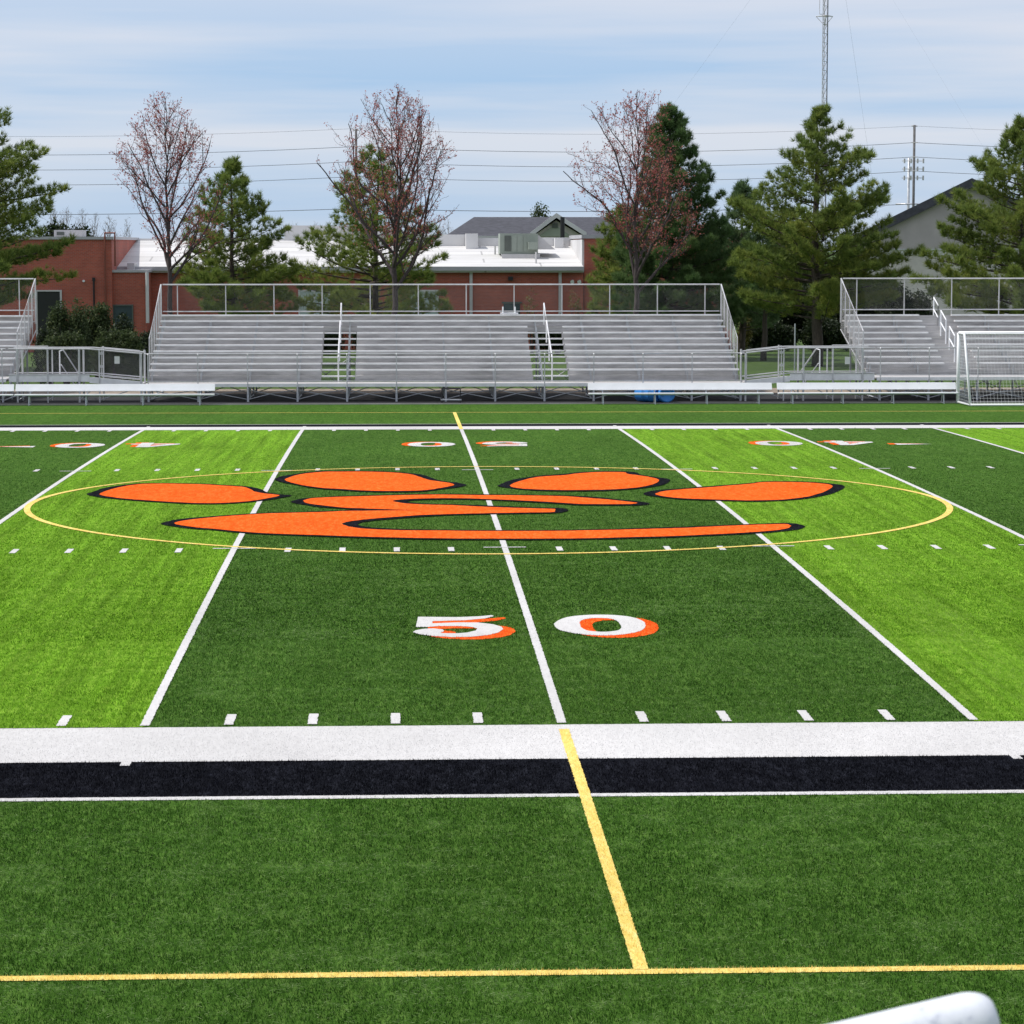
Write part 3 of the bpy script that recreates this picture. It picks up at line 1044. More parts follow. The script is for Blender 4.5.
# ------------------------------------------------------------------ gangways between the stands
def gangway(label, sgn, xa, xs_, xb, sign_at, pts):
    """flat deck xa..xs_ at 0.66, ramp xs_..xb down to the middle stand"""
    zg = -0.16
    y0, y1 = 66.02, 67.3
    root = thing('access_ramp', ((xa + xb) / 2, 66.0, zg), label, 'ramp', 'access ramps between the bleachers')

    def zz(x):
        t = (x - xs_) / (xb - xs_)
        return 0.66 if t < 0 else 0.66 - (0.66 - 0.49) * min(1, t)

    g = MB()
    g.box(min(xa, xs_), max(xa, xs_), y0, y1, 0.60, 0.66)
    lo = [(xs_, y0, 0.60), (xb, y0, 0.43), (xb, y1, 0.43), (xs_, y1, 0.60)]
    hi = [(x, y, z + 0.06) for x, y, z in lo]
    g.hexa(lo, hi)
    g.build('deck', 'aluminium_dull', root)
    g = MB()
    g.box(min(xa, xs_), max(xa, xs_), y0 - 0.03, y0 - 0.002, 0.56, 0.80)
    lo = [(xs_, y0 - 0.03, 0.52), (xb, y0 - 0.03, 0.36), (xb, y0 - 0.002, 0.36), (xs_, y0 - 0.002, 0.52)]
    g.hexa(lo, [(x, y, z + 0.20) for x, y, z in lo])
    g.build('fascia', 'aluminium', root)
    for yy, nm in ((y0 - 0.05, 'guard_rail'), (y1, 'guard_rail')):
        g = MB()
        for h in (1.05, 0.16):
            g.tube([(xa, yy, 0.66 + h), (xs_, yy, 0.66 + h), (xb, yy, 0.49 + h)], 0.025 if h > 1 else 0.02, 8)
        for i, x in enumerate(pts):
            top = zz(x) + (1.13 if i in (3, 4) and yy > 67 else 1.05)
            g.tube([(x, yy, zg), (x, yy, top)], 0.036 if i % 2 == 0 else 0.026, 8)
        r_ = g.build(nm, 'rail_metal', root)
        g = MB()
        sg = 1 if xs_ > xa else -1
        chain_link(g, (xa, yy, 0.82), (sg, 0, 0), abs(xs_ - xa), (0, 0, 1), 0.88)
        ln = abs(xb - xs_)
        chain_link(g, (xs_, yy, 0.82), (sg, 0, -0.17 / ln), ln, (0, 0, 1), 0.88)
        g.build('chain_link', 'wire', r_)
    # gate leaves hanging on the deck posts
    for a, b_ in ((pts[0], pts[1]), (pts[3] + sgn * 0.06, pts[4] - sgn * 0.06)):
        g = MB()
        y = y0 + 0.14
        za, zb_ = zz(a) + 0.12, zz(b_) + 0.12
        g.tube([(a, y, za), (a, y, za + 1.02), (b_, y, zb_ + 1.02), (b_, y, zb_), (a, y, za)], 0.02, 6)
        for f_ in (0.3, 0.75):
            g.box(a - 0.05, a + 0.05, y - 0.03, y + 0.03, za + f_, za + f_ + 0.09)
        g.build('gate', 'rail_metal', root)
    # stair rail behind
    g = MB()
    x = pts[1] + sgn * 0.25
    g.tube([(x, y1 + 0.1, 0.66), (x, y1 + 0.1, 1.58), (x + sgn * 0.10, y1 + 0.3, 1.62), (x + sgn * 0.55, y1 + 1.6, 0.6)], 0.025, 8)
    g.tube([(x + sgn * 0.04, y1 + 0.15, 1.1), (x + sgn * 0.35, y1 + 1.5, 0.3)], 0.02, 8)
    g.build('stair_handrail', 'white_paint', root)
    # cross braces under the deck
    g = MB()
    for a, b_ in zip(pts[:-1], pts[1:]):
        g.tube([(a, y0 + 0.1, zg + 0.08), (b_, y0 + 0.1, zz(b_) - 0.12)], 0.016, 5)
    g.build('cross_brace', 'galvanised', root)
    p = at(*sign_at, y0 - 0.12)
    s_ = thing('notice_plate', p, 'white notice plate on the chain link of the ' + ('left' if sgn > 0 else 'right') + ' access ramp', 'sign')
    MB().box(p.x - 0.09, p.x + 0.09, p.y - 0.006, p.y + 0.006, p.z - 0.13, p.z + 0.13).build('plate', 'paper', s_)
    return root


gangway('access ramp in front of the dark shrubs, left of the middle bleacher', 1, -15.4, -12.6, -10.75, (117, 360), [-15.1, -14.05, -12.95, -12.25, -10.8])
gangway('access ramp in front of the pine trunks, right of the middle bleacher', -1, 15.0, 12.0, 10.45, (847.5, 360.5), [14.57, 13.52, 12.47, 11.77, 10.42])

# ------------------------------------------------------------------ team benches
def bench(X0, X1, label):
    zg = gz(64.25) + 0.0
    root = thing('team_bench', ((X0 + X1) / 2, 64.3, zg), label, 'bench', 'white team benches along the far touchline')
    MB().box(X0, X1, 63.98, 64.26, zg + 0.345, zg + 0.39).build('seat', 'white_paint', root, bevel=0.008)
    # backrest plank leaning back
    t = R(25)
    dy, dz = math.sin(t), math.cos(t)
    b0 = Vector((0, 64.36, zg + 0.485))
    g = MB()
    lo, hi = [], []
    for x, off in ((X0, 0), (X1, 0), (X1, 0.04), (X0, 0.04)):
        p = b0 + Vector((0, dz * off, -dy * off))
        lo.append((x, p.y, p.z))
        q = p + Vector((0, dy * 0.26, dz * 0.26))
        hi.append((x, q.y, q.z))
    g.hexa(lo, hi)
    g.build('backrest', 'white_paint', root, bevel=0.008)
    n = max(3, round((X1 - X0) / 1.75))
    for k in range(n):
        x = X0 + 0.5 + (X1 - X0 - 1.0) * k / (n - 1)
        g = MB()
        g.tube([(x, 64.0, zg + 0.02), (x, 64.06, zg + 0.33)], 0.024, 6)
        g.tube([(x, 64.46, zg + 0.02), (x, 64.24, zg + 0.33)], 0.024, 6)
        g.tube([(x, 64.2, zg + 0.33), (x, 64.38, zg + 0.40), (x, 64.48, zg + 0.70)], 0.02, 6)
        g.tube([(x, 63.92, zg + 0.02), (x, 64.55, zg + 0.02)], 0.02, 6)
        g.build('leg', 'galvanised', root)
    g = MB()
    g.tube([(X0 + 0.5, 64.15, zg + 0.32), (X1 - 0.5, 64.15, zg + 0.32)], 0.016, 6)
    g.build('stretcher', 'galvanised', root)
    return root


def bx(u):
    return at(u, 388, 64.4).x


bench(bx(-190), bx(14), 'white team bench cut off by the left edge of the picture')
bench(bx(15.5), bx(215), 'whole white team bench in front of the left access ramp')
bench(bx(588), bx(772), 'white team bench hiding the two blue barrels')
bench(bx(777), bx(956), 'white team bench ending at the soccer goal post')

# ------------------------------------------------------------------ soccer goal
gx0, gx1 = 17.58, 17.58 + 7.44
gy, gyb, gyt = 64.05, 61.95, 63.1
zg = -0.155
goal = thing('soccer_goal', ((gx0 + gx1) / 2, gy, zg), 'white soccer goal with net turned away from the field', 'soccer goal')
H = 2.44 + zg
for X in (gx0, gx1):
    MB().tube([(X, gy, zg), (X, gy, H)], 0.062, 12).build('post', 'white_paint', goal, True)
    g = MB()
    z0 = gz(gyb)
    g.tube([(X, gy, H), (X, gyt, H), (X, gyb, z0 + 0.05), (X, gy, zg + 0.05)], 0.042, 10)
    g.build('side_frame', 'white_paint', goal, True)
MB().tube([(gx0, gy, H), (gx1, gy, H)], 0.062, 12).build('crossbar', 'white_paint', goal, True)
z0 = gz(gyb)
MB().tube([(gx0, gyb, z0 + 0.05), (gx1, gyb, z0 + 0.05)], 0.042, 10).build('ground_bar', 'white_paint', goal, True)
g = MB()
cs = 0.12


def cord(p, q):
    g.tube([p, q], 0.0032, 3, caps=False)


nx_ = int((gx1 - gx0) / cs)
for i in range(nx_ + 1):
    x = gx0 + (gx1 - gx0) * i / nx_
    sag = 0.05 * math.sin(i * 0.7)
    cord((x, gy, H), (x, gyt, H - 0.02))
    g.tube([(x, gyt, H - 0.02), (x, gyt * 0.55 + gyb * 0.45 + 0.06 + sag * 0.4, H * 0.5), (x, gyb, z0 + 0.06)], 0.0032, 3, caps=False)
nb = 22
for j in range(nb + 1):
    t = j / nb
    y = gyt + (gyb - gyt) * t
    z = H + (z0 + 0.05 - H) * t
    b_ = 0.06 * math.sin(math.pi * t)
    cord((gx0, y, z), (gx1, y + b_, z))
    for X in (gx0, gx1):
        cord((X, y, z), (X, gy, z))
for j in range(1, 8):
    y = gy + (gyt - gy) * j / 8
    cord((gx0, y, H), (gx1, y, H))
for X in (gx0, gx1):
    for j in range(1, 17):
        y = gyb + (gy - gyb) * j / 17
        zt = H if y > gyt else z0 + (H - z0) * (y - gyb) / (gyt - gyb)
        cord((X, y, zg + 0.03), (X, y, zt))
g.build('net', 'net_cord', goal)

# ------------------------------------------------------------------ small things under the stands
def barrel(loc, rz, label):
    root = thing('barrel', loc, label, 'barrel', 'blue barrels under the bleacher')
    prof = [(-0.44, 0.0), (-0.44, 0.27), (-0.42, 0.285), (-0.16, 0.285), (-0.15, 0.298), (-0.12, 0.298), (-0.11, 0.285),
            (0.11, 0.285), (0.12, 0.298), (0.15, 0.298), (0.16, 0.285), (0.42, 0.285), (0.44, 0.27), (0.44, 0.22), (0.41, 0.21), (0.41, 0.0)]
    g = MB()
    seg = 28
    for y, r_ in prof:
        for k in range(seg):
            t = 2 * math.pi * k / seg
            yy, xx = -y * math.cos(rz) + 0, r_ * math.cos(t)
            g.v.append((loc[0] + xx * math.cos(rz) + y * math.sin(rz), loc[1] + xx * math.sin(rz) - y * math.cos(rz), loc[2] + 0.30 + r_ * math.sin(t)))
    for i in range(len(prof) - 1):
        for k in range(seg):
            q = (k + 1) % seg
            g.f.append((i * seg + k, i * seg + q, (i + 1) * seg + q, (i + 1) * seg + k))
    g.build('drum', 'barrel_blue', root, True)
    g = MB()
    c_ = Vector(loc) + Vector((0.41 * math.sin(rz), -0.41 * math.cos(rz), 0.30))
    d_ = Vector((math.sin(rz), -math.cos(rz), 0))
    for s_ in (-0.14, 0.14):
        p = c_ + Vector((math.cos(rz), math.sin(rz), 0)) * s_
        g.tube([p, p + d_ * 0.03], 0.03, 10)
    g.build('bung', 'white_paint', root)


p = at(664, 403, 65.3)
barrel((p.x, 65.25, -0.16), 0.15, 'blue barrel lying with its round end to the field')
p = at(649, 403, 65.4)
barrel((p.x, 65.42, -0.16), 0.9, 'blue barrel lying half hidden behind the other barrel')

p = at(451, 404, 65.2)
rk = thing('low_stand', (p.x, 65.2, -0.16), 'low black metal stand in front of the middle bleacher', 'stand')
g = MB()
for dx in (-0.32, 0.32):
    g.tube([(p.x + dx, 65.0, -0.155), (p.x + dx, 65.0, 0.34), (p.x + dx, 65.5, 0.34), (p.x + dx, 65.5, -0.155)], 0.02, 6)
for yy in (65.0, 65.5):
    g.tube([(p.x - 0.32, yy, 0.34), (p.x + 0.32, yy, 0.34)], 0.02, 6)
g.build('frame', 'black_metal', rk)
MB().box(p.x - 0.36, p.x + 0.36, 64.95, 65.2, -0.06, -0.03).build('foot_plank', 'galvanised', rk)

p = at(509, 310, YB - 0.1)
rk = thing('step_rail', (p.x, YB - 0.15, p.z - 0.55), 'pair of short white posts on the top row of the middle bleacher', 'rail')
g = MB()
for dx in (-0.24, 0.22):
    g.tube([(p.x + dx, YB - 0.3, p.z - 0.4), (p.x + dx, YB - 0.3, p.z + 0.13)], 0.028, 8)
g.tube([(p.x - 0.34, YB - 0.32, p.z - 0.12), (p.x + 0.34, YB - 0.32, p.z - 0.12)], 0.03, 8)
g.build('posts', 'white_paint', rk)

# thin fence post on the lawn
p = at(794.5, 374, 88)
fp = thing('fence_post', (p.x, 88, -0.19), 'thin pale post on the lawn left of the pine trunk', 'post')
g = MB().tube([(p.x, 88, -0.19), (p.x, 88, 1.95)], 0.03, 8)
g.build('post', 'galvanised', fp)

# ------------------------------------------------------------------ buildings
def P(u, v, Y):
    p = at(u, v, Y)
    return p.x, p.z


GB = -0.9          # foot of the school walls
YA = 113.0         # front of the left brick building
YS = 116.0         # front of the long school wing

ba = thing('brick_building', (P(70, 300, YA)[0], YA, -0.19), 'tall plain red brick block with rooftop unit, behind the dark shrubs', 'building')
xl, _ = P(-90, 240, YA)
xr, zt = P(111.4, 239.5, YA)
MB().box(xl, xr, YA, YA + 14, GB, zt).build('wall', 'brick', ba)
_, zc = P(100, 236.6, YA)
MB().box(xl - 0.1, xr + 0.1, YA - 0.1, YA + 14.1, zt + 0.003, zc).build('roof_cap', 'roof_trim', ba)
x0, _ = P(54, 235, YA + 5)
x1, zb = P(82, 238, YA + 5)
_, z1 = P(82, 230, YA + 5)
un = MB().box(x0, x1, YA + 5, YA + 7, zc, z1).build('rooftop_unit', 'unit_light', ba)
MB().box(x0 + 0.15, x0 + 0.55, YA + 4.96, YA + 4.998, zc + 0.1, z1 - 0.1).build('louvre', 'louvre', un)
x0, z0 = P(38, 330, YA)
x1, z1 = P(60, 291.5, YA)
dr = MB().box(x0, x1, YA - 0.02, YA - 0.003, GB, z1).build('doorway', 'dark_opening', ba)
g = MB().box(x0 - 0.1, x0, YA - 0.08, YA - 0.003, GB, z1 + 0.08).box(x1, x1 + 0.1, YA - 0.08, YA - 0.003, GB, z1 + 0.08).box(x0, x1, YA - 0.08, YA - 0.003, z1, z1 + 0.08)
g.build('door_frame', 'unit_light', dr)
x, z = P(84, 281, YA)
g = MB().tube([(x, YA - 0.003, z), (x, YA - 0.22, z)], 0.06, 10)
g.build('wall_light', 'white_paint', ba)
x, z1 = P(94, 281, YA)
_, z0 = P(94, 312, YA)
g = MB().tube([(x, YA - 0.12, z0 - 1.4), (x, YA - 0.12, z1)], 0.05, 8).box(x - 0.07, x + 0.07, YA - 0.2, YA - 0.02, z1, z1 + 0.18)
g.build('standpipe', 'black_metal', ba)
xa_, zt_ = P(105, 233, YA)
xb_, _ = P(115, 233, YA)
_, zl_ = P(115, 266, YA)
g = MB().tube([(xa_, YA - 0.13, GB), (xa_, YA - 0.13, zt_), (xb_, YA - 0.13, zt_), (xb_, YA - 0.13, zl_)], 0.055, 8)
g.build('gas_pipe', 'pipe_rust', ba)

# lower brick annex
xl, zt = P(111.6, 272.5, YA)
xr, _ = P(146, 272, YA)
an = thing('brick_annex', ((xl + xr) / 2, YA, -0.19), 'low red brick annex with a dark window beside the bare maple', 'building')
MB().box(xl + 0.01, xr, YA + 0.25, YA + 8, GB, zt).build('wall', 'brick', an)
_, zc = P(130, 270, YA)
MB().box(xl + 0.01, xr + 0.1, YA + 0.15, YA + 8.1, zt + 0.003, zc).build('roof_cap', 'roof_trim', an)
_, z2 = P(130, 266, YA + 2)
MB().box(xl + 0.6, xr - 0.8, YA + 2, YA + 3.5, zc, z2 + 0.15).build('rooftop_unit', 'unit_light', an)
x0, z0 = P(113.5, 324, YA)
x1, z1 = P(131.5, 306, YA)
w_ = MB().box(x0, x1, YA + 0.22, YA + 0.247, z0 - 0.6, z1).build('window', 'glass_dark', an)
g = MB().box(x0 - 0.07, x1 + 0.07, YA + 0.17, YA + 0.24, z1, z1 + 0.07).box(x0 - 0.07, x0, YA + 0.17, YA + 0.24, z0 - 0.6, z1).box(x1, x1 + 0.07, YA + 0.17, YA + 0.24, z0 - 0.6, z1)
g.build('window_frame', 'louvre', w_)
x, _ = P(147, 290, YA)
_, z0 = P(147, 323, YA)
g = MB().tube([(x, YA + 0.12, z0), (x, YA + 0.12, zt)], 0.09, 8)
g.build('downspout', 'roof_white', an)

# long school wing with the white roof
xl = P(111.6, 270, YS)[0] + 2.6
xr, ze = P(583.5, 267.5, YS)
sc = thing('school_building', ((xl + xr) / 2, YS, -0.19), 'long red brick school wing with a white roof behind the middle bleacher', 'building')
_, zwall = P(400, 272.5, YS)
D = 10.5
xback = P(583.5, 250, YS + D)[0]
_, zr = P(500, 246, YS + D)
_, zl2 = P(250, 240.5, YS + D)
xmid = P(338, 268, YS)[0]
MB().box(P(146, 270, YS)[0] - 0.6, xr, YS, YS + 10.4, GB, zwall).build('wall', 'brick', sc)
g = MB()
for q0, q1, zb_ in ((xl - 6, xmid - 0.002, zl2), (xmid, xr, zr)):
    g.hexa([(q0, YS - 0.35, zwall + 0.004), (q1, YS - 0.35, zwall + 0.004), (q1, YS + D, zwall + 0.004), (q0, YS + D, zwall + 0.004)],
           [(q0, YS - 0.35, ze + 0.02), (q1, YS - 0.35, ze + 0.02), (q1, YS + D, zb_), (q0, YS + D, zb_)])
rf = g.build('roof', 'roof_membrane', sc)
g = MB().box(xl - 6, xr, YS - 0.50, YS - 0.353, zwall + 0.10, ze + 0.05)
g.build('gutter', 'roof_trim', sc)
for u in (471, 560):
    x, _ = P(u, 280, YS)
    MB().box(x - 0.08, x + 0.08, YS - 0.14, YS - 0.003, GB, zwall + 0.05).build('downspout', 'unit_light', sc)
# parapet pieces at the back of the roof
for u0, u1, vt, dep, name, mat in ((100, 284, 238.5, 0.5, 'parapet', 'roof_white'), (284, 402, 225.5, 3.0, 'parapet', 'roof_white'), (402, 466, 234.5, 1.0, 'parapet', 'roof_white'),
                                   (466, 502, 238, 0.6, 'parapet', 'roof_white'), (502, 572, 237.5, 0.6, 'parapet', 'roof_white')):
    x0, z1 = P(u0, vt, YS + D)
    x1, _ = P(u1, vt, YS + D)
    MB().box(x0 + 0.02, x1, YS + D + 0.004, YS + D + dep, zwall, z1).build(name, mat, rf)
for u0, u1, vt, vb, dy in ((466, 478, 233.5, 249.5, 1.6), (555, 563.5, 238, 248, 1.0)):
    x0, z1 = P(u0, vt, YS + D - dy)
    x1, z0 = P(u1, vb, YS + D - dy)
    MB().box(x0, x1, YS + D - dy, YS + D - 0.1, z0 - 0.3, z1).build('roof_curb', 'roof_white', rf)
# rooftop air handler
yu = YS + 4.2
x0, z0 = P(500, 254, yu)
x1, z1 = P(538, 233.5, yu)
un = MB().box(x0, x1, yu, yu + 2.6, z0, z1).build('rooftop_unit', 'unit_grey', sc)
sg = (x1 - x0)
MB().box(x0 + sg * 0.12, x0 + sg * 0.29, yu - 0.03, yu - 0.003, z0 + 0.15, z1 - 0.12).build('louvre', 'louvre', un)
for f0, f1 in ((0.31, 0.44), (0.455, 0.60), (0.62, 0.70)):
    MB().box(x0 + sg * f0, x0 + sg * f1, yu - 0.025, yu - 0.003, z0 + 0.12, z1 - 0.1).build('access_panel', 'unit_grey', un)
MB().prism([(x1, yu + 0.1, z1 - 0.06), (x1 + 0.95, yu + 0.1, z0 + 0.25), (x1, yu + 0.1, z0 + 0.25)], (0, 2.2, 0)).build('intake_hood', 'unit_light', un)
MB().box(x0 + sg * 0.74, x0 + sg * 0.98, yu - 0.55, yu - 0.003, z0 + 0.25, z1 - 0.45).build('exhaust_hood', 'unit_grey', un)
_, zc = P(510, 259.5, yu - 0.2)
MB().box(x0 + 0.1, x1 + 0.1, yu - 0.2, yu + 2.8, zc, z0 - 0.003).build('curb', 'unit_light', un)
# vent pipes on the roof
for u, v0, v1, dy in ((495, 252, 246, 6), (536, 264, 252, 1.5)):
    x, za_ = P(u, v0, YS + dy)
    _, zb_ = P(u, v1, YS + dy)
    MB().tube([(x, YS + dy, za_ - 0.3), (x, YS + dy, zb_)], 0.05, 8).build('vent_pipe', 'unit_light', rf)
# roof ladder rail / cable lines on the left half of the roof
for u0, u1 in ((300, 328.5), (412, 437)):
    x0, z1 = P(u0, 291.5, YS)
    x1, _ = P(u1, 291.5, YS)
    d_ = MB().box(x0, x1, YS - 0.03, YS - 0.003, GB, z1).build('door', 'door_pale', sc)
    g = MB().box(x0 - 0.09, x0, YS - 0.07, YS - 0.003, GB, z1 + 0.09).box(x1, x1 + 0.09, YS - 0.07, YS - 0.003, GB, z1 + 0.09).box(x0, x1, YS - 0.07, YS - 0.003, z1, z1 + 0.09)
    xm = (x0 + x1) / 2
    g.box(xm - 0.04, xm + 0.04, YS - 0.06, YS - 0.032, GB, z1)
    g.build('door_frame', 'roof_white', d_)
x0, z1 = P(503.5, 303.5, YS)
x1, _ = P(520, 303.5, YS)
w_ = MB().box(x0, x1, YS - 0.03, YS - 0.003, GB + 0.6, z1).build('window', 'glass_dark', sc)
MB().box(x0 - 0.1, x1 + 0.1, YS - 0.08, YS - 0.003, z1, z1 + 0.1).build('window_frame', 'louvre', w_)
x, z = P(510.5, 278.5, YS)
MB().box(x - 0.13, x + 0.13, YS - 0.25, YS - 0.003, z - 0.1, z + 0.1).build('wall_lamp', 'black_metal', sc)
for u in (572.5, 579.5):
    x, z = P(u, 281, YS)
    g = MB().tube([(x, YS - 0.003, z), (x, YS - 0.15, z), (x - 0.03, YS - 0.28, z - 0.05)], [0.05, 0.07, 0.11], 10)
    g.build('floodlight', 'white_paint', sc)
# taller brick end beside the dark pine, its roof side coated white
x0 = P(584.5, 240, YS)[0]
z1 = P(584, 238.5, YS)[1]
be = thing('brick_block', (x0 + 4, YS + 0.4, -0.19), 'red brick block between the white roof and the reddish maple', 'building')
MB().box(x0 + 0.02, x0 + 8, YS + 0.4, YS + 11, GB, z1).build('wall', 'brick', be)
MB().box(x0 - 0.10, x0 + 0.017, YS + 0.45, YS + 10.4, zwall + 0.1, z1 - 0.05).build('flashing', 'roof_white', be)
MB().box(x0 - 0.13, x0 + 8.1, YS + 0.35, YS + 11.1, z1 + 0.003, z1 + 0.2).build('roof_cap', 'roof_trim', be)

# dark shingle roof behind
YC = 170.0
gc = thing('gabled_building', (P(530, 230, YC)[0], YC, -0.19), 'grey gabled building with a dark shingle hip roof and a black flue', 'building')
xa_, ze = P(446, 236.5, YC)
xb_, _ = P(640, 236.5, YC)
MB().box(xa_ + 0.4, xb_, YC, YC + 14, GB, ze - 0.02).build('wall', 'siding_grey', gc)
xr0, zr = P(474, 217, YC + 7)
g = MB()
v_ = [(xa_, YC - 0.5, ze), (xb_ + 1, YC - 0.5, ze), (xb_ + 1, YC + 14.5, ze), (xa_, YC + 14.5, ze), (xr0, YC + 7, zr), (xb_ + 1, YC + 7, zr)]
g.v = v_
g.f = [(0, 1, 5, 4), (1, 2, 5), (2, 3, 4, 5), (3, 0, 4), (3, 2, 1, 0)]
rf = g.build('roof', 'shingle', gc)
MB().box(xa_, xb_ + 1, YC - 0.62, YC - 0.503, ze - 0.3, ze + 0.05).build('fascia', 'unit_light', gc)
# front gable
xg0, zg0 = P(530, 235.5, YC - 3)
xg1, _ = P(586, 235.5, YC - 3)
xga, zga = P(556, 217.5, YC - 3)
MB().prism([(xg0 + 0.3, YC - 3, GB), (xg1 - 0.3, YC - 3, GB), (xg1 - 0.3, YC - 3, zg0), (xga, YC - 3, zga - 0.2), (xg0 + 0.3, YC - 3, zg0)], (0, 3.5, 0)).build('gable_wall', 'stucco', gc)
for sgn, xx in ((1, xg0), (-1, xg1)):
    lo = [(xx, YC - 3.5, zg0 - 0.1), (xga, YC - 3.5, zga), (xga, YC + 7, zga), (xx, YC + 7, zg0 - 0.1)]
    if sgn < 0:
        lo = lo[::-1]
    MB().hexa(lo, [(x, y, z + 0.14) for x, y, z in lo]).build('gable_roof', 'shingle', gc)
    a, b_ = Vector((xx, YC - 3.62, zg0 - 0.12)), Vector((xga, YC - 3.62, zga - 0.02))
    MB().prism([a, b_, b_ + Vector((0, 0, 0.34)), a + Vector((0, 0, 0.34))], (0, 0.1, 0)).build('rake_board', 'roof_white', gc)
xi0, zi0 = P(538, 236.5, YC - 3.1)
xi1, _ = P(572, 236.5, YC - 3.1)
xia, zia = P(555, 224.5, YC - 3.1)
MB().prism([(xi0, YC - 3.08, zi0), (xi1, YC - 3.08, zi0), (xia, YC - 3.08, zia)], (0, 0.07, 0)).build('gable_panel', 'siding_olive', gc)
MB().box(xia - 0.2, xia + 0.2, YC - 3.16, YC - 3.085, zia - 0.25, zia + 0.1).build('gable_vent', 'louvre', gc)
x, z1 = P(562.5, 217, YC - 5)
MB().tube([(x, YC - 5, GB), (x, YC - 5, z1)], 0.16, 10).build('flue', 'black_metal', gc)

# house on the right: grey gable under a thick black rake
YH = 150.0
xap, zap = P(972, 178, YH)
xe, zee = P(846, 240, YH)
HROT = Matrix.Rotation(math.atan2(CAM.x - xap, YH - CAM.y) * 0.93, 4, 'Z')
hs = thing('house', (xap, YH, -0.19), 'pale house with a grey gable and black roof between the right hand pines', 'house')
xe2 = 2 * xap - xe
sl = (zap - zee) / (xap - xe)
MB().prism([(xe + 1.2, YH + 0.5, zee - 0.6), (xe2 - 1.2, YH + 0.5, zee - 0.6), (xe2 - 1.2, YH + 0.5, zee + 1.2 * sl - 0.625), (xap, YH + 0.5, zap - 0.625), (xe + 1.2, YH + 0.5, zee + 1.2 * sl - 0.625)], (0, 14, 0)).build('gable_wall', 'siding_grey', hs)
MB().box(xe + 1.2, xe2 - 1.2, YH + 0.8, YH + 15, GB, zee - 0.62).build('wall', 'stucco', hs)
MB().box(xe + 1.0, xe2 - 1.0, YH + 0.7, YH + 0.797, zee - 1.0, zee - 0.62).build('band_course', 'roof_white', hs)
for sgn, xx in ((1, xe), (-1, xe2)):
    lo = [(xx, YH, zee - 0.62), (xap, YH, zap - 0.62), (xap, YH + 15.5, zap - 0.62), (xx, YH + 15.5, zee - 0.62)]
    if sgn < 0:
        lo = lo[::-1]
    MB().hexa(lo, [(x, y, z + 0.62) for x, y, z in lo]).build('roof', 'shingle', hs)
hs.rotation_euler = HROT.to_euler()


# ------------------------------------------------------------------ trees
def rand_perp(d):
    a = rng.normal(size=3)
    a -= d * np.dot(a, d)
    return a / (np.linalg.norm(a) + 1e-9)


def tufts(pos, dirs, n, length, width, spread, tone, tone_jit=0.08):
    """n needle triangles radiating from every tuft"""
    T = len(pos)
    pos = np.repeat(pos, n, 0)
    dirs = np.repeat(dirs, n, 0)
    d = dirs + rng.normal(size=(T * n, 3)) * spread
    d /= np.linalg.norm(d, axis=1, keepdims=True) + 1e-9
    L = length * rng.uniform(0.6, 1.15, (T * n, 1))
    s = np.cross(d, rng.normal(size=(T * n, 3)))
    s /= np.linalg.norm(s, axis=1, keepdims=True) + 1e-9
    w = width * rng.uniform(0.7, 1.3, (T * n, 1))
    base = pos + d * L * 0.1
    V = np.stack([base - s * w * 0.5, base + s * w * 0.5, pos + d * L], 1).reshape(-1, 3)
    F = np.arange(T * n * 3).reshape(-1, 3)
    tn = np.repeat(np.clip(np.repeat(tone, n) + rng.normal(size=T * n) * tone_jit, 0, 1), 3)
    return V, F, tn


def blobs(pos, n, size, tone):
    """small leaf flakes scattered round each point"""
    T = len(pos)
    c = np.repeat(pos, n, 0) + rng.normal(size=(T * n, 3)) * size * 0.7
    a = rng.normal(size=(T * n, 3))
    a /= np.linalg.norm(a, axis=1, keepdims=True)
    b_ = np.cross(a, rng.normal(size=(T * n, 3)))
    b_ /= np.linalg.norm(b_, axis=1, keepdims=True)
    s = size * rng.uniform(0.6, 1.3, (T * n, 1))
    V = np.stack([c - a * s * 0.5, c + b_ * s * 0.45, c + a * s * 0.55], 1).reshape(-1, 3)
    F = np.arange(T * n * 3).reshape(-1, 3)
    tn = np.repeat(np.clip(np.repeat(tone, n) + rng.normal(size=T * n) * 0.1, 0, 1), 3)
    return V, F, tn


def profile_fn(base, Y, rows):
    """rows: (v, u_left, u_right) of the silhouette -> radius by height and azimuth"""
    zs, ls, rs = [], [], []
    for v, ul, ur in rows:
        p, q = at(ul, v, Y), at(ur, v, Y)
        zs.append(p.z)
        ls.append(max(0.05, base[0] - p.x))
        rs.append(max(0.05, q.x - base[0]))
    o = np.argsort(zs)
    zs, ls, rs = np.array(zs)[o], np.array(ls)[o], np.array(rs)[o]

    def f(z, az):
        l, r_ = np.interp(z, zs, ls), np.interp(z, zs, rs)
        t = 0.5 + 0.5 * math.cos(az)
        return l * (1 - t) + r_ * t
    return f, zs[0], zs[-1]


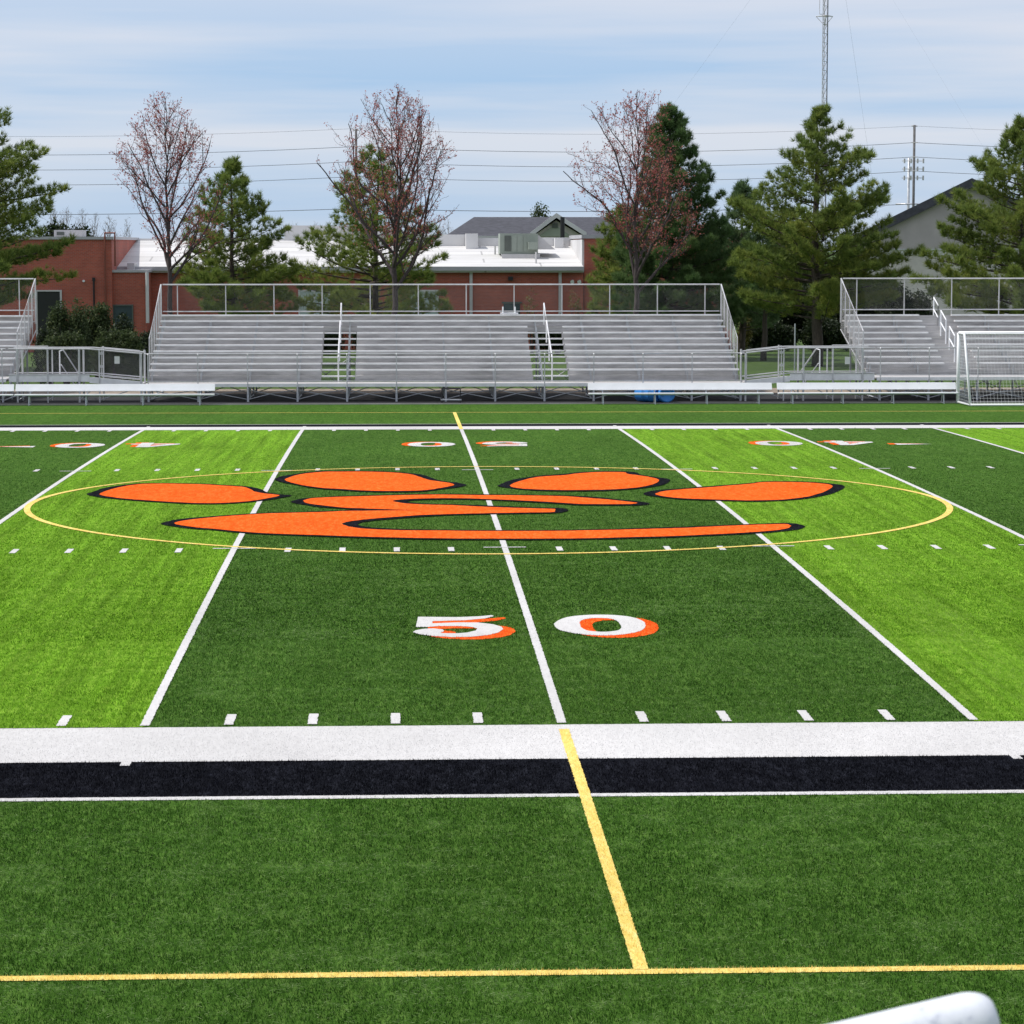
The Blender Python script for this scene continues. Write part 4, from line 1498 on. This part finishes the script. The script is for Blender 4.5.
def pine(u, Y, rows, label, mat='needles_fresh', dens=1.0, r0=0.2, droop=0.0, seed=1, group='pine trees behind the bleachers', yellow=0.0, gap=0.0, whorl=0.42):
    global rng
    rng = np.random.default_rng(seed)
    bx_ = at(u, 300, Y).x
    base = np.array([bx_, Y, -0.19])
    f, zb, zt = profile_fn(base, Y, rows)
    root = thing('pine_tree', tuple(base), label, 'pine tree', group)
    tr = MB()
    hs_ = np.linspace(base[2], zt - 0.15, 14)
    wob = np.cumsum(rng.normal(size=(14, 2)) * 0.03, 0)
    wob[0] = 0
    pts = [(base[0] + wob[i, 0], base[1] + wob[i, 1], hs_[i]) for i in range(14)]
    H_ = zt - base[2]
    tr.tube(pts, [max(0.02, r0 * (1 - (h - base[2]) / H_) ** 0.8 + 0.012) for h in hs_], 8)
    pos, dirs, tone = [], [], []
    z = zb
    while z < zt - 0.1:
        frac = (z - zb) / (zt - zb)
        nb_ = int(rng.integers(5, 8))
        wl = rng.uniform(0.84, 1.14)
        a0_ = rng.uniform(0, 6.28)
        for k in range(nb_):
            az = a0_ + k * 6.283 / nb_ + rng.normal() * 0.25
            if rng.random() < gap:
                continue
            zz_ = z + rng.uniform(-0.18, 0.18)
            L = f(zz_ + 0.25, az) * (0.3 * wl + 0.7) * rng.uniform(0.80, 1.12)
            rise = (0.34 + 0.60 * frac ** 1.5) - droop * (1 - frac) + rng.normal() * 0.12
            n = max(4, int(L / 0.28))
            d0 = np.array([math.cos(az), math.sin(az), 0.0])
            p0 = np.array([base[0], base[1], zz_ - rise * L * 0.45])
            pl = []
            side = np.array([-d0[1], d0[0], 0])
            ph = rng.uniform(0, 6.28)
            for i in range(n + 1):
                t = i / n
                p = p0 + d0 * L * t + np.array([0, 0, rise * L * (0.25 * t + 0.35 * t * t)]) + side * math.sin(t * 3 + ph) * 0.06 * L
                pl.append(p)
            tr.tube([tuple(p) for p in pl], max(0.012, 0.016 * L), 4, 0.006, caps=False)
            tl = rng.normal() * 0.09
            for i in range(1, n + 1):
                t = i / n
                if t < 0.22 and L > 1.2:
                    continue
                p = pl[i]
                d = pl[i] - pl[i - 1]
                d /= np.linalg.norm(d)
                m_ = int(round((2.6 + 2.9 * min(1.0, L / 2.5)) * dens * (0.8 + 0.6 * t) * (1.05 - 0.35 * frac)))
                for _ in range(m_):
                    sd = side * rng.choice([-1, 1]) * rng.uniform(0.3, 1.0) + d * rng.uniform(0.3, 1.0) + np.array([0, 0, rng.uniform(-0.35, 0.95)])
                    sd /= np.linalg.norm(sd)
                    ln = rng.uniform(0.05, 0.22) + 0.62 * min(L, 2.4) * 0.5 * (1.1 - t) * rng.random()
                    q = p + sd * ln + rng.normal(size=3) * 0.05
                    pos.append(q)
                    e = sd * 0.6 + np.array([0, 0, 0.75])
                    dirs.append(e / np.linalg.norm(e))
                    tone.append(0.40 + tl + rng.normal() * 0.10 + yellow * (1 - frac) * (0.45 - 0.25 * t))
                # end bud
            for _ in range(3):
                pos.append(pl[-1] + rng.normal(size=3) * 0.05)
                dirs.append(np.array([0, 0, 0.6]) + d0 * 0.6)
                tone.append(0.42 + tl)
        z += whorl * (0.8 + 0.4 * rng.random()) * (1.0 - 0.25 * frac)
    for _ in range(5):
        pos.append(np.array([base[0], base[1], zt - rng.uniform(0, 0.35)]))
        dirs.append(np.array([rng.normal() * 0.3, rng.normal() * 0.3, 1.0]))
        tone.append(0.4)
    tr.build('trunk', 'bark', root, True)
    V, F, tn = tufts(np.array(pos), np.array(dirs), 22, 0.31, 0.026, 0.52, np.clip(np.array(tone), 0, 1))
    raw_mesh('crown', V, F, mat, root, tn)
    return root


def maple(u, Y, rows, label, seed=1, dens=1.0, r0=0.17, bud='buds_red', fork=0.25, name='maple_tree', cat='maple tree', group='budding maples behind the bleachers', nlimb=13, buds=1.0, ub=None, bark='bark_dark'):
    """bare tree: ascending limbs, twigs that stop at the silhouette, buds on the twigs"""
    global rng
    rng = np.random.default_rng(seed)
    bx_ = at(u, 300, Y).x
    base = np.array([bx_, Y, -0.19])
    f, zb, zt = profile_fn(base, Y, rows)
    root = thing(name, tuple(base), label, cat, group)
    tr = MB()
    bud_p = []

    def grow(p, d, L, r_, lvl):
        step_ = (0.30, 0.28, 0.22, 0.16)[min(lvl, 3)]
        pts, n = [p.copy()], max(2, int(L / step_))
        done = False
        lim = rng.uniform(0.80, 1.14)
        for i in range(n):
            w_ = (0.05, 0.09, 0.14, 0.20)[min(lvl, 3)]
            up = (0.05, 0.055, 0.07, 0.06)[min(lvl, 3)]
            d = d + rng.normal(size=3) * w_ + np.array([0, 0, up])
            d /= np.linalg.norm(d)
            p = p + d * step_
            pts.append(p.copy())
            dx = p - base
            rr = math.hypot(dx[0], dx[1])
            if lvl and (rr > lim * f(p[2], math.atan2(dx[1], dx[0])) or p[2] > zt - 0.25 + (lim - 1) * 1.2):
                done = True
                break
        if len(pts) < 2:
            return
        rend = max(0.006, r_ * (0.30 if lvl < 3 else 0.6))
        tr.tube([tuple(q) for q in pts], r_, (8, 6, 4, 3)[min(lvl, 3)], rend, caps=False)
        m_ = len(pts)
        if lvl >= 2:
            for q in pts[1:]:
                for _ in range(1):
                    if rng.random() < (0.22 if lvl == 2 else 0.42) * buds:
                        bud_p.append(q + rng.normal(size=3) * 0.04)
        if lvl < 3:
            per = (0, 2.3, 3.2)[lvl] if lvl else 0
            for i in range(1, m_):
                t = i / m_
                if lvl == 0:
                    continue
                if t < 0.15:
                    continue
                if rng.random() < per * step_ * dens:
                    a = rand_perp(d)
                    ang = rng.uniform(0.45, 0.9)
                    dd = (pts[i] - pts[i - 1]) / np.linalg.norm(pts[i] - pts[i - 1])
                    nd = dd * math.cos(ang) + a * math.sin(ang)
                    nd[2] = nd[2] * 0.7 + 0.25
                    ll = (L * (0.62 - 0.25 * t)) * rng.uniform(0.6, 1.1) if lvl == 1 else rng.uniform(0.35, 1.05)
                    rt = r_ + (rend - r_) * t
                    grow(pts[i].copy(), nd / np.linalg.norm(nd), ll, max(0.0052, rt * (0.46 if lvl == 1 else 0.5)), lvl + 1)

    # leader
    zl = zt - 0.3
    n = 24
    pts = []
    w = np.cumsum(rng.normal(size=(n, 2)) * 0.05, 0)
    w -= w[0]
    for i in range(n):
        t = i / (n - 1)
        pts.append(np.array([base[0] + w[i, 0], base[1] + w[i, 1], base[2] + (zl - base[2]) * t]))
    tr.tube([tuple(p) for p in pts], [max(0.012, r0 * (1 - i / (n - 1)) ** 1.1) for i in range(n)], 8)
    z0_ = zb
    for k in range(nlimb):
        t = (k + rng.uniform(-0.3, 0.3)) / nlimb
        t = max(0.0, t)
        zz_ = z0_ + (zl - z0_) * (t ** 1.15) * 0.86
        i = min(n - 2, max(1, int((zz_ - base[2]) / (zl - base[2]) * (n - 1))))
        p = pts[i].copy()
        az = k * 2.4 + rng.normal() * 0.3
        rad_ = f(min(zz_ + 2.0, zt), az)
        ang = rng.uniform(0.45, 0.75) + 0.18 * (1 - t) * (rad_ > 2.2)
        d = np.array([math.cos(az) * math.sin(ang), math.sin(az) * math.sin(ang), math.cos(ang)])
        L = min(5.5, rad_ * 1.9 + 0.8, (zt - p[2]) * 1.2 + 0.4)
        grow(p, d, L, max(0.02, r0 * 0.48 * (1 - 0.75 * t)), 1)
    # twigs on the upper leader
    for i in range(int(n * 0.45), n):
        for _ in range(3):
            az = rng.uniform(0, 6.28)
            ang = rng.uniform(0.4, 0.8)
            grow(pts[i].copy(), np.array([math.cos(az) * math.sin(ang), math.sin(az) * math.sin(ang), math.cos(ang)]), rng.uniform(0.6, 1.6), 0.014, 2)
    tr.build('trunk', bark, root, True)
    bp = np.array(bud_p)
    V, F, tn = blobs(bp, 4, 0.095, np.clip(0.5 + rng.normal(size=len(bp)) * 0.22, 0, 1))
    raw_mesh('buds', V, F, bud, root, tn)
    return root


def shrub(u0, u1, vt, Y, label, mat='shrub_leaf', n=900, size=0.13, seed=1, group='shrubs behind the bleachers', zb=-0.19, depth=0.5, name='shrub', cat='shrub', cone=0.0):
    """irregular leafy mound from many overlapping leaf clumps"""
    global rng
    rng = np.random.default_rng(seed)
    pa, pb = at(u0, vt, Y), at(u1, vt, Y)
    cx_, w, h = (pa.x + pb.x) / 2, (pb.x - pa.x) / 2, pa.z - zb
    root = thing(name, (cx_, Y, zb), label, cat, group)
    pos = []
    lob = [(rng.uniform(-0.55, 0.55), rng.uniform(-0.4, 0.4) * depth, rng.uniform(0.35, 0.72), rng.uniform(0.26, 0.42)) for _ in range(9)]
    while len(pos) < n:
        lx, ly, lz, lr = lob[rng.integers(0, 9)]
        d = rng.normal(size=3)
        d /= np.linalg.norm(d)
        r_ = lr * rng.uniform(0.55, 1.05)
        q = np.array([lx + d[0] * r_, ly + d[1] * r_ * depth * 1.6, lz + d[2] * r_])
        if q[2] < 0.02:
            continue
        k = 1 - cone * q[2]
        pos.append((cx_ + q[0] * w * k, Y + q[1] * w, zb + min(q[2], 1.02) * h))
    pos = np.array(pos)
    tr = MB()
    for k in range(6):
        az = k * 1.05 + rng.uniform(-0.3, 0.3)
        tr.tube([(cx_ + 0.05 * math.cos(az), Y + 0.05 * math.sin(az), zb),
                 (cx_ + w * 0.25 * math.cos(az), Y + w * 0.2 * math.sin(az), zb + h * 0.4),
                 (cx_ + w * 0.5 * math.cos(az), Y + w * 0.4 * math.sin(az), zb + h * 0.7)], 0.035, 5, 0.01)
    tr.build('stem', 'bark_dark', root)
    V, F, tn = blobs(pos, 11, size, np.clip(0.38 + rng.normal(size=n) * 0.17, 0, 1))
    raw_mesh('foliage', V, F, mat, root, tn)
    return root


# pines, left to right
pine(-34, 92, [(60, -36, -30), (95, -60, -10), (105, -70, -2), (125, -80, 17), (140, -80, 10), (152, -85, 47), (166, -90, 30), (190, -95, 56), (205, -95, 48), (230, -100, 64), (255, -105, 72), (275, -105, 66), (300, -90, 36)],
     'pine reaching in from the left edge over the left bleacher', 'needles_fresh', 1.0, 0.24, 0.0, 11, yellow=0.6, gap=0.12)
pine(232.5, 97, [(164, 231, 236), (178, 214, 246), (186, 205, 256), (200, 198, 264), (215, 192, 266), (222, 190, 277), (238, 186, 291), (248, 190, 272), (262, 184, 290), (275, 180, 300), (295, 172, 300), (312, 176, 290)],
     'small pointed pine right of the leftmost bare maple', 'needles_fresh', 1.0, 0.15, 0.0, 12, yellow=0.45, gap=0.1)
pine(372, 99, [(148, 369, 378), (165, 352, 392), (180, 340, 406), (192, 328, 408), (205, 342, 412), (218, 330, 418), (228, 322, 430), (240, 298, 440), (252, 304, 452), (266, 300, 456), (285, 290, 448), (312, 300, 440)],
     'pine tangled with the bare maple in the middle', 'needles_fresh', 0.85, 0.17, 0.0, 13, yellow=0.7, gap=0.16)
pine(668, 103, [(106, 665, 671), (120, 656, 682), (136, 650, 690), (152, 646, 696), (170, 644, 706), (186, 640, 712), (205, 636, 718), (222, 630, 726), (245, 622, 732), (270, 618, 736), (300, 616, 738), (322, 625, 730)],
     'tall dense dark pine behind the reddest maple', 'needles_dark', 1.5, 0.22, 0.0, 14, whorl=0.36)
pine(622, 108, [(205, 620, 625), (222, 604, 640), (240, 598, 650), (260, 592, 655), (285, 590, 655), (318, 594, 650)],
     'low yellowish pine at the foot of the reddest maple', 'needles_fresh', 1.0, 0.14, 0.0, 15, yellow=0.7)
pine(742, 108, [(184, 740, 746), (200, 730, 756), (220, 724, 764), (245, 720, 775), (275, 716, 780), (305, 718, 782), (325, 726, 775)],
     'middle sized pine between the dark pine and the broad pine', 'needles_blue', 1.1, 0.17, 0.0, 16, yellow=0.3)
pine(818, 94.5, [(109, 818, 826), (122, 808, 840), (134, 802, 846), (148, 788, 846), (154, 790, 870), (166, 796, 872), (176, 772, 858), (184, 768, 862), (192, 740, 892), (205, 738, 892), (214, 732, 876), (228, 736, 892), (240, 728, 906), (255, 730, 908), (272, 728, 902), (290, 736, 898), (304, 750, 880)],
     'broad tall pine with a bare trunk left of the house', 'needles_fresh', 1.3, 0.26, 0.03, 17, yellow=0.55, gap=0.1)
pine(1020, 90, [(120, 1018, 1023), (135, 1008, 1036), (150, 998, 1050), (162, 974, 1060), (172, 980, 1070), (182, 990, 1070), (196, 956, 1080), (208, 946, 1085), (225, 940, 1095), (240, 928, 1105), (252, 940, 1110), (268, 932, 1110), (290, 930, 1110), (310, 950, 1090)],
     'full green pine at the right edge behind the right bleacher', 'needles_fresh', 1.4, 0.25, 0.02, 18, yellow=0.4, gap=0.06)
pine(764, 101, [(262, 762, 767), (275, 745, 785), (292, 735, 795), (306, 738, 792)], 'low branched young pine with a thin dark trunk left of the broad pine', 'needles_dark', 0.9, 0.15, 0.05, 19, yellow=0.2)

# budding maples
maple(164, 84, [(93, 158, 172), (110, 140, 186), (130, 122, 200), (150, 116, 208), (170, 114, 214), (195, 120, 222), (215, 118, 226), (235, 112, 228), (255, 115, 222), (275, 125, 205)],
      'bare maple with pink buds in front of the brick annex, leftmost maple', 31, 1.15, 0.15, nlimb=17, buds=1.5)
maple(396, 84, [(86, 386, 402), (100, 366, 420), (122, 348, 434), (142, 332, 448), (160, 326, 458), (178, 320, 462), (198, 316, 462), (215, 324, 452), (235, 326, 448), (258, 330, 448), (282, 350, 440)],
      'bare maple standing in front of a pine in the middle, widest maple', 32, 1.1, 0.17, nlimb=17, buds=1.1)
maple(636, 84, [(90, 628, 658), (105, 606, 664), (125, 586, 668), (150, 578, 674), (175, 570, 690), (195, 574, 700), (210, 582, 705), (230, 588, 706), (250, 588, 700), (270, 596, 696), (288, 604, 690)],
      'maple with red buds in front of the tall dark pine', 33, 1.1, 0.16, nlimb=15, buds=1.7)

# shrubs
shrub(38, 92, 302, 79.0, 'dark rounded evergreen shrub nearest the left bleacher', 'shrub_leaf', 1300, 0.12, 41)
shrub(76, 118, 308, 80.5, 'dark evergreen shrub below the annex window', 'shrub_leaf', 1300, 0.12, 42)
shrub(102, 148, 318, 79.5, 'low dark shrub beside the middle bleacher end rail', 'shrub_dark', 900, 0.12, 43)
shrub(30, 70, 330, 77.5, 'low dark shrub at the foot of the left bleacher', 'shrub_dark', 800, 0.12, 44)
shrub(34, 98, 334, 77.0, 'wide low dark shrub behind the left access ramp stair rail', 'shrub_leaf', 1500, 0.12, 45, depth=0.35)
shrub(88, 147, 330, 78.0, 'wide low dark shrub behind the left notice plate', 'shrub_leaf', 1500, 0.12, 46, depth=0.35)
shrub(128, 168, 336, 83.5, 'low dark shrub at the foot of the leftmost bare maple', 'shrub_dark', 900, 0.12, 47)
for i, (a, b_, vt, lab) in enumerate(((738, 784, 282, 'dark hedge shrub behind the thin pine trunk'), (772, 814, 288, 'dark hedge shrub between the two pine trunks'),
                                      (801, 842, 284, 'dark hedge shrub behind the broad pine trunk'), (830, 880, 280, 'dark hedge shrub beside the right bleacher end'), (868, 940, 286, 'dark hedge shrub hidden behind the right bleacher'))):
    shrub(a, b_, vt, 117 + 2 * (i % 2), lab, 'shrub_dark', 2200, 0.19, 50 + i, 'dark hedge shrubs at the back of the lawn', depth=0.7)
shrub(735, 752, 318, 112, 'yellow green shrub beside the middle bleacher rail', 'shrub_yellow', 500, 0.12, 60, depth=0.8)
shrub(522, 542, 291, 110, 'thin yellowish sapling against the brick wall, under the rooftop unit', 'shrub_yellow', 60, 0.09, 61, 'yellowish saplings by the brick wall', name='sapling', cat='sapling')
shrub(566, 584, 288, 110, 'thin yellowish sapling against the brick wall, near the floodlights', 'shrub_yellow', 70, 0.09, 62, 'yellowish saplings by the brick wall', name='sapling', cat='sapling')
shrub(588, 602, 300, 110, 'small dark shrub at the brick corner near the floodlights', 'shrub_dark', 260, 0.10, 63)

for a, b_, vt, lab in ((742, 800, 322, 'low dark hedge shrub at the foot of the two thin pine trunks'), (796, 868, 321, 'low dark hedge shrub at the foot of the broad pine trunk')):
    shrub(a, b_, vt, 113, lab, 'shrub_dark', 2200, 0.17, 57 + a % 3, 'dark hedge shrubs at the back of the lawn', depth=0.4)

# foundation planting along the school wall
for i, (a, b_, vt, lab) in enumerate(((168, 232, 322, 'foundation shrub behind the left end of the middle bleacher'), (226, 290, 318, 'foundation shrub below the small pointed pine'),
                                      (284, 345, 320, 'foundation shrub seen through the left aisle'), (340, 400, 318, 'foundation shrub below the widest maple'),
                                      (396, 470, 322, 'foundation shrub between the pale door and the downspout'), (464, 532, 321, 'foundation shrub below the small dark window'),
                                      (526, 590, 319, 'foundation shrub seen through the right aisle'))):
    shrub(a, b_, vt, 108.5, lab, 'shrub_dark', 1100, 0.15, 80 + i, 'dark foundation shrubs along the school wall', depth=0.4)

# far bare trees along the horizon
far = [(52, 205, 14, 'hazy far bare tree left of the rooftop unit'), (68, 207, 13, 'pale leafing far tree above the rooftop unit'), (82, 208, 12, 'far bare tree right of the rooftop unit'),
       (96, 212, 10, 'far bare tree above the gas pipe'), (110, 214, 10, 'far bare tree behind the leftmost maple crown'), (126, 218, 9, 'far bare tree left of the leftmost maple trunk'),
       (294, 222, 7, 'tiny far bare tree above the white roof, left'), (316, 222, 7, 'tiny far bare tree above the white roof, right'), (446, 218, 10, 'far bare tree left of the dark hip roof')]
for i, (u, vt, hw, lab) in enumerate(far):
    maple(u, 300, [(vt, u - 1, u + 1), (vt + 8, u - hw * 0.7, u + hw * 0.7), (vt + 18, u - hw, u + hw), (vt + 32, u - hw * 0.9, u + hw * 0.9), (vt + 44, u - hw * 0.4, u + hw * 0.4)],
          lab, 70 + i, 0.5, 0.14, 'buds_pale', name='bare_tree', cat='tree', group='far bare trees on the horizon', nlimb=12, buds=0.9, bark='bark_pale')
shrub(40, 105, 228, 260, 'dark far evergreen mass behind the left brick block', 'shrub_dark', 1400, 0.5, 90, 'far evergreens on the horizon', name='evergreen', cat='tree', zb=-0.19)
for k, (a, b_, vt, lab) in enumerate(((690, 760, 232, 'far dark tree mass seen behind the middle sized pine'), (752, 830, 236, 'far dark tree mass seen behind the broad pine trunk'),
                                      (822, 900, 238, 'far dark tree mass between the broad pine and the house'))):
    shrub(a, b_, vt, 190, lab, 'shrub_leaf', 1800, 0.36, 92 + k, 'far evergreens on the horizon', name='evergreen', cat='tree')
shrub(525, 555, 208, 230, 'round far tree behind the gabled roof ridge', 'shrub_leaf', 700, 0.28, 91, 'far evergreens on the horizon', name='evergreen', cat='tree', zb=-0.19)

# ------------------------------------------------------------------ power line and masts
YPOLE = 250.0


def pole(u, vt, label, r_=0.125):
    p = at(u, vt, YPOLE)
    root = thing('utility_pole', (p.x, YPOLE, -0.19), label, 'utility pole', 'utility poles of the power line')
    MB().tube([(p.x, YPOLE, -0.19), (p.x, YPOLE, p.z)], r_ * 1.2, 10, r_).build('pole', 'wood_pole', root, True)
    g = MB()
    for v in (142.6, 157, 171) if u > 600 else (146.5, 161.5, 176.5):
        q = at(u, v, YPOLE)
        g.tube([(p.x - 0.35, YPOLE - 0.15, q.z), (p.x + 0.35, YPOLE - 0.15, q.z)], 0.05, 6)
    g.tube([(p.x - 0.3, YPOLE, p.z - 0.1), (p.x + 0.3, YPOLE, p.z - 0.1)], 0.07, 6)
    g.build('insulator', 'unit_light', root)
    return p


pole(914.5, 125, 'utility pole with side arms above the house roof')
pole(356, 129, 'utility pole rising behind the middle pine')
WIRES = [
    ('highest and faintest power cable', 0.012, (126, 128.5), 7),
    ('second power cable from the top', 0.024, (142.6, 146.5), 7.5),
    ('third power cable from the top', 0.024, (157, 161.5), 7.5),
    ('fourth power cable from the top', 0.024, (171, 176.5), 7.5),
    ('lowest power cable, just above the roofs', 0.03, (204, 208.5), 5),
]
pu = [(-250, 4.0), (356, 0), (914.5, 0), (1480, -3)]
for lab, r_, (vr, vl), sag in WIRES:
    # height at four poles; catenary sag between neighbours
    v_at = [vl + 2, vl, vr, vr + 2]
    pts = []
    for (ua, _), (ub, _), va, vb in zip(pu[:-1], pu[1:], v_at[:-1], v_at[1:]):
        for i in range(16):
            t = i / 16
            q = at(ua + (ub - ua) * t, va + (vb - va) * t + 4 * sag * t * (1 - t), YPOLE - 0.15)
            pts.append(tuple(q))
    o = MB().tube(pts, r_, 5).build('power_cable', 'cable', None)
    tag(o, lab + ', crossing the whole sky', 'cable', 'cables of the power line')

# antenna mast behind the right pole
YM = 300.0
p = at(908.5, 190, YM)
q = at(908.5, 158, YM)
am = thing('antenna_mast', (p.x, YM, -0.19), 'slim cell antenna mast beside the right utility pole', 'mast')
MB().tube([(p.x, YM, -0.19), (p.x, YM, q.z)], 0.22, 10, 0.14).build('mast', 'galvanised', am, True)
for v in (161, 169, 178):
    z = at(908, v, YM).z
    g = MB()
    for dx in (-0.8, 0.0, 0.8, 1.5):
        g.box(p.x + dx + 0.1, p.x + dx + 0.28, YM - 0.5, YM - 0.3, z - 0.28, z + 0.28)
    g.tube([(p.x - 0.9, YM - 0.25, z), (p.x + 1.7, YM - 0.25, z)], 0.05, 6)
    g.build('antenna', 'unit_light', am)
z = at(908, 204, YM).z
g = MB()
for k in range(16):
    a, b_ = k * math.pi / 8, (k + 1) * math.pi / 8
    g.tube([(p.x + 1.5 * math.cos(a), YM + 1.5 * math.sin(a), z), (p.x + 1.5 * math.cos(b_), YM + 1.5 * math.sin(b_), z)], 0.06, 5)
for k in range(4):
    a = k * math.pi / 2 + 0.4
    g.tube([(p.x, YM, z), (p.x + 1.5 * math.cos(a), YM + 1.5 * math.sin(a), z)], 0.05, 5)
g.build('platform', 'mast_steel', am)

# guyed lattice radio mast
YR = 420.0
p = at(824.5, 60, YR)
base = Vector((p.x, YR, -0.19))
top = at(825, -60, YR).z
rm = thing('radio_mast', tuple(base), 'tall guyed lattice radio mast above the broad pine', 'radio mast')
rr = 0.43
legs = [Vector((rr * math.cos(a), rr * math.sin(a), 0)) for a in (R(90), R(210), R(330))]
for d in legs:
    MB().tube([base + d, base + d + Vector((0, 0, top))], 0.06, 6).build('leg', 'mast_steel', rm)
g = MB()
z = 0
k = 0
while z < top - 1.6:
    for i in range(3):
        a, b_ = legs[i], legs[(i + 1) % 3]
        g.tube([base + a + Vector((0, 0, z)), base + b_ + Vector((0, 0, z + 1.5))], 0.045, 4, caps=False)
        g.tube([base + a + Vector((0, 0, z)), base + b_ + Vector((0, 0, z))], 0.04, 4, caps=False)
    z += 1.5
g.build('lattice', 'mast_steel', rm)
MB().tube([base + Vector((0.43, -0.32, 0)), base + Vector((0.43, -0.32, top - 6))], 0.07, 6).build('feed_line', 'cable', rm)
z = at(825, 16, YR).z
g = MB()
for k in range(3):
    a = k * 2.094 + 0.5
    d = Vector((1.6 * math.cos(a), 1.6 * math.sin(a), 0))
    g.tube([Vector((base.x, base.y, z - 1.6)), Vector((base.x, base.y, z)) + d], 0.06, 5)
    g.tube([Vector((base.x, base.y, z)), Vector((base.x, base.y, z)) + d], 0.06, 5)
    d2 = Vector((1.6 * math.cos(a + 2.094), 1.6 * math.sin(a + 2.094), 0))
    g.tube([Vector((base.x, base.y, z)) + d, Vector((base.x, base.y, z)) + d2], 0.05, 5)
g.build('torque_arm', 'mast_steel', rm)
zq = at(820, 12, YR).z
g = MB().tube([(base.x - 0.5, YR - 0.6, zq - 0.4), (base.x - 1.0, YR - 0.7, zq - 0.4), (base.x - 1.0, YR - 0.7, zq + 3.2)], 0.06, 6)
g.build('whip_antenna', 'mast_steel', rm)
for ua, va, ub, vb, hY in ((750, 0, 640, 150, 395), (893, 0, 985, 150, 395), (846, 0, 868, 150, 460)):
    a, b_ = at(ua, va, YR), at(ub, vb, hY)
    d = (a - b_)
    t_top = (base.x + 0.0 - a.x) / d.x if abs(d.x) > 1e-6 else 0
    t_top = max(0, min(t_top, 2.2))
    t_bot = (b_.z + 0.19) / d.z
    MB().tube([b_ - d * t_bot, a + d * t_top], 0.011, 4).build('guy_wire', 'guy_steel', rm)

# ------------------------------------------------------------------ railing in front of the camera
def cam_pt(u, v, dep):
    r_ = ray(u, v)
    return CAM + r_ * dep


e = cam_pt(966, 1026, 2.55)
s = cam_pt(560, 1122, 2.55)
d = (e - s).normalized()
rl = thing('handrail', (e.x, e.y, -0.19), 'worn white pipe handrail end, close and blurred at the bottom right', 'handrail')
RR = 0.0310
pts, rads = [s - d * 1.2, s, e], [RR, RR, RR]
for k in range(1, 9):                    # domed end cap
    t = k / 8 * R(88)
    pts.append(e + d * 0.030 * math.sin(t))
    rads.append(RR * (0.42 + 0.58 * math.cos(t)))
MB().tube(pts, rads, 24).build('rail', 'worn_paint', rl, True)
q = s - d * 1.2
MB().tube([(q.x, q.y, -0.19), (q.x, q.y, q.z)], 0.0225, 16).build('post', 'worn_paint', rl, True)

# ------------------------------------------------------------------ light
SUN_EL = R(56)
SUN_DIR = Vector((-0.95, 0.16, 0)).normalized() * math.cos(SUN_EL) + Vector((0, 0, math.sin(SUN_EL)))
sd = bpy.data.lights.new('sun', 'SUN')
sd.energy = 3.6
sd.angle = R(0.53)
sd.color = (1.0, 0.955, 0.90)
so = bpy.data.objects.new('sun', sd)
col.objects.link(so)
so.rotation_euler = SUN_DIR.to_track_quat('Z', 'Y').to_euler()
so.location = (0, 0, 60)

w = bpy.data.worlds.new('World')
scene.world = w
w.use_nodes = True
nt = w.node_tree
bg = nt.nodes['Background']
sky = N(nt, 'ShaderNodeTexSky', sky_type='NISHITA')
sky.sun_disc = False
sky.sun_elevation = SUN_EL
sky.sun_rotation = math.atan2(SUN_DIR.x, SUN_DIR.y)
sky.altitude = 200
sky.air_density = 1.0
sky.dust_density = 0.2
sky.ozone_density = 4.0
# thin streaks of high cloud over hazy blue, by direction
tc = N(nt, 'ShaderNodeTexCoord')
mp = N(nt, 'ShaderNodeMapping')
mp.inputs['Scale'].default_value = (2.6, 2.6, 42)
mp.inputs['Rotation'].default_value = (0, R(0.5), 0)
nt.links.new(tc.outputs['Generated'], mp.inputs['Vector'])
f1 = noise(nt, mp.outputs['Vector'], 1.0, 5, 0.5)
fac = ramp(nt, f1, [(0.34, (0.0, 0.0, 0.0)), (0.58, (1, 1, 1))])
sz = N(nt, 'ShaderNodeSeparateXYZ')
nt.links.new(tc.outputs['Generated'], sz.inputs[0])
mr = N(nt, 'ShaderNodeMapRange')
mr.inputs['From Min'].default_value = 0.055
mr.inputs['From Max'].default_value = 0.095
mr.inputs['To Max'].default_value = 0.6
nt.links.new(sz.outputs['Z'], mr.inputs['Value'])
fac = mix(nt, mr.outputs[0], fac, (1.0, 1.0, 1.0))
mr2 = N(nt, 'ShaderNodeMapRange')
mr2.inputs['From Min'].default_value = 0.005
mr2.inputs['From Max'].default_value = 0.055
mr2.inputs['To Min'].default_value = 0.72
mr2.inputs['To Max'].default_value = 0.0
nt.links.new(sz.outputs['Z'], mr2.inputs['Value'])
fac = mix(nt, mr2.outputs[0], fac, (0.32, 0.32, 0.32))
blue = (3.7, 5.75, 8.7)
cloud = (8.0, 8.1, 9.0)
veil = mix(nt, fac, blue, cloud)
cl = mix(nt, 0.8, sky.outputs['Color'], veil)
nt.links.new(cl, bg.inputs['Color'])
bg.inputs['Strength'].default_value = 0.1

scene.view_settings.view_transform = 'Standard'
scene.view_settings.look = 'None'
scene.view_settings.exposure = 0.0
scene.view_settings.gamma = 1
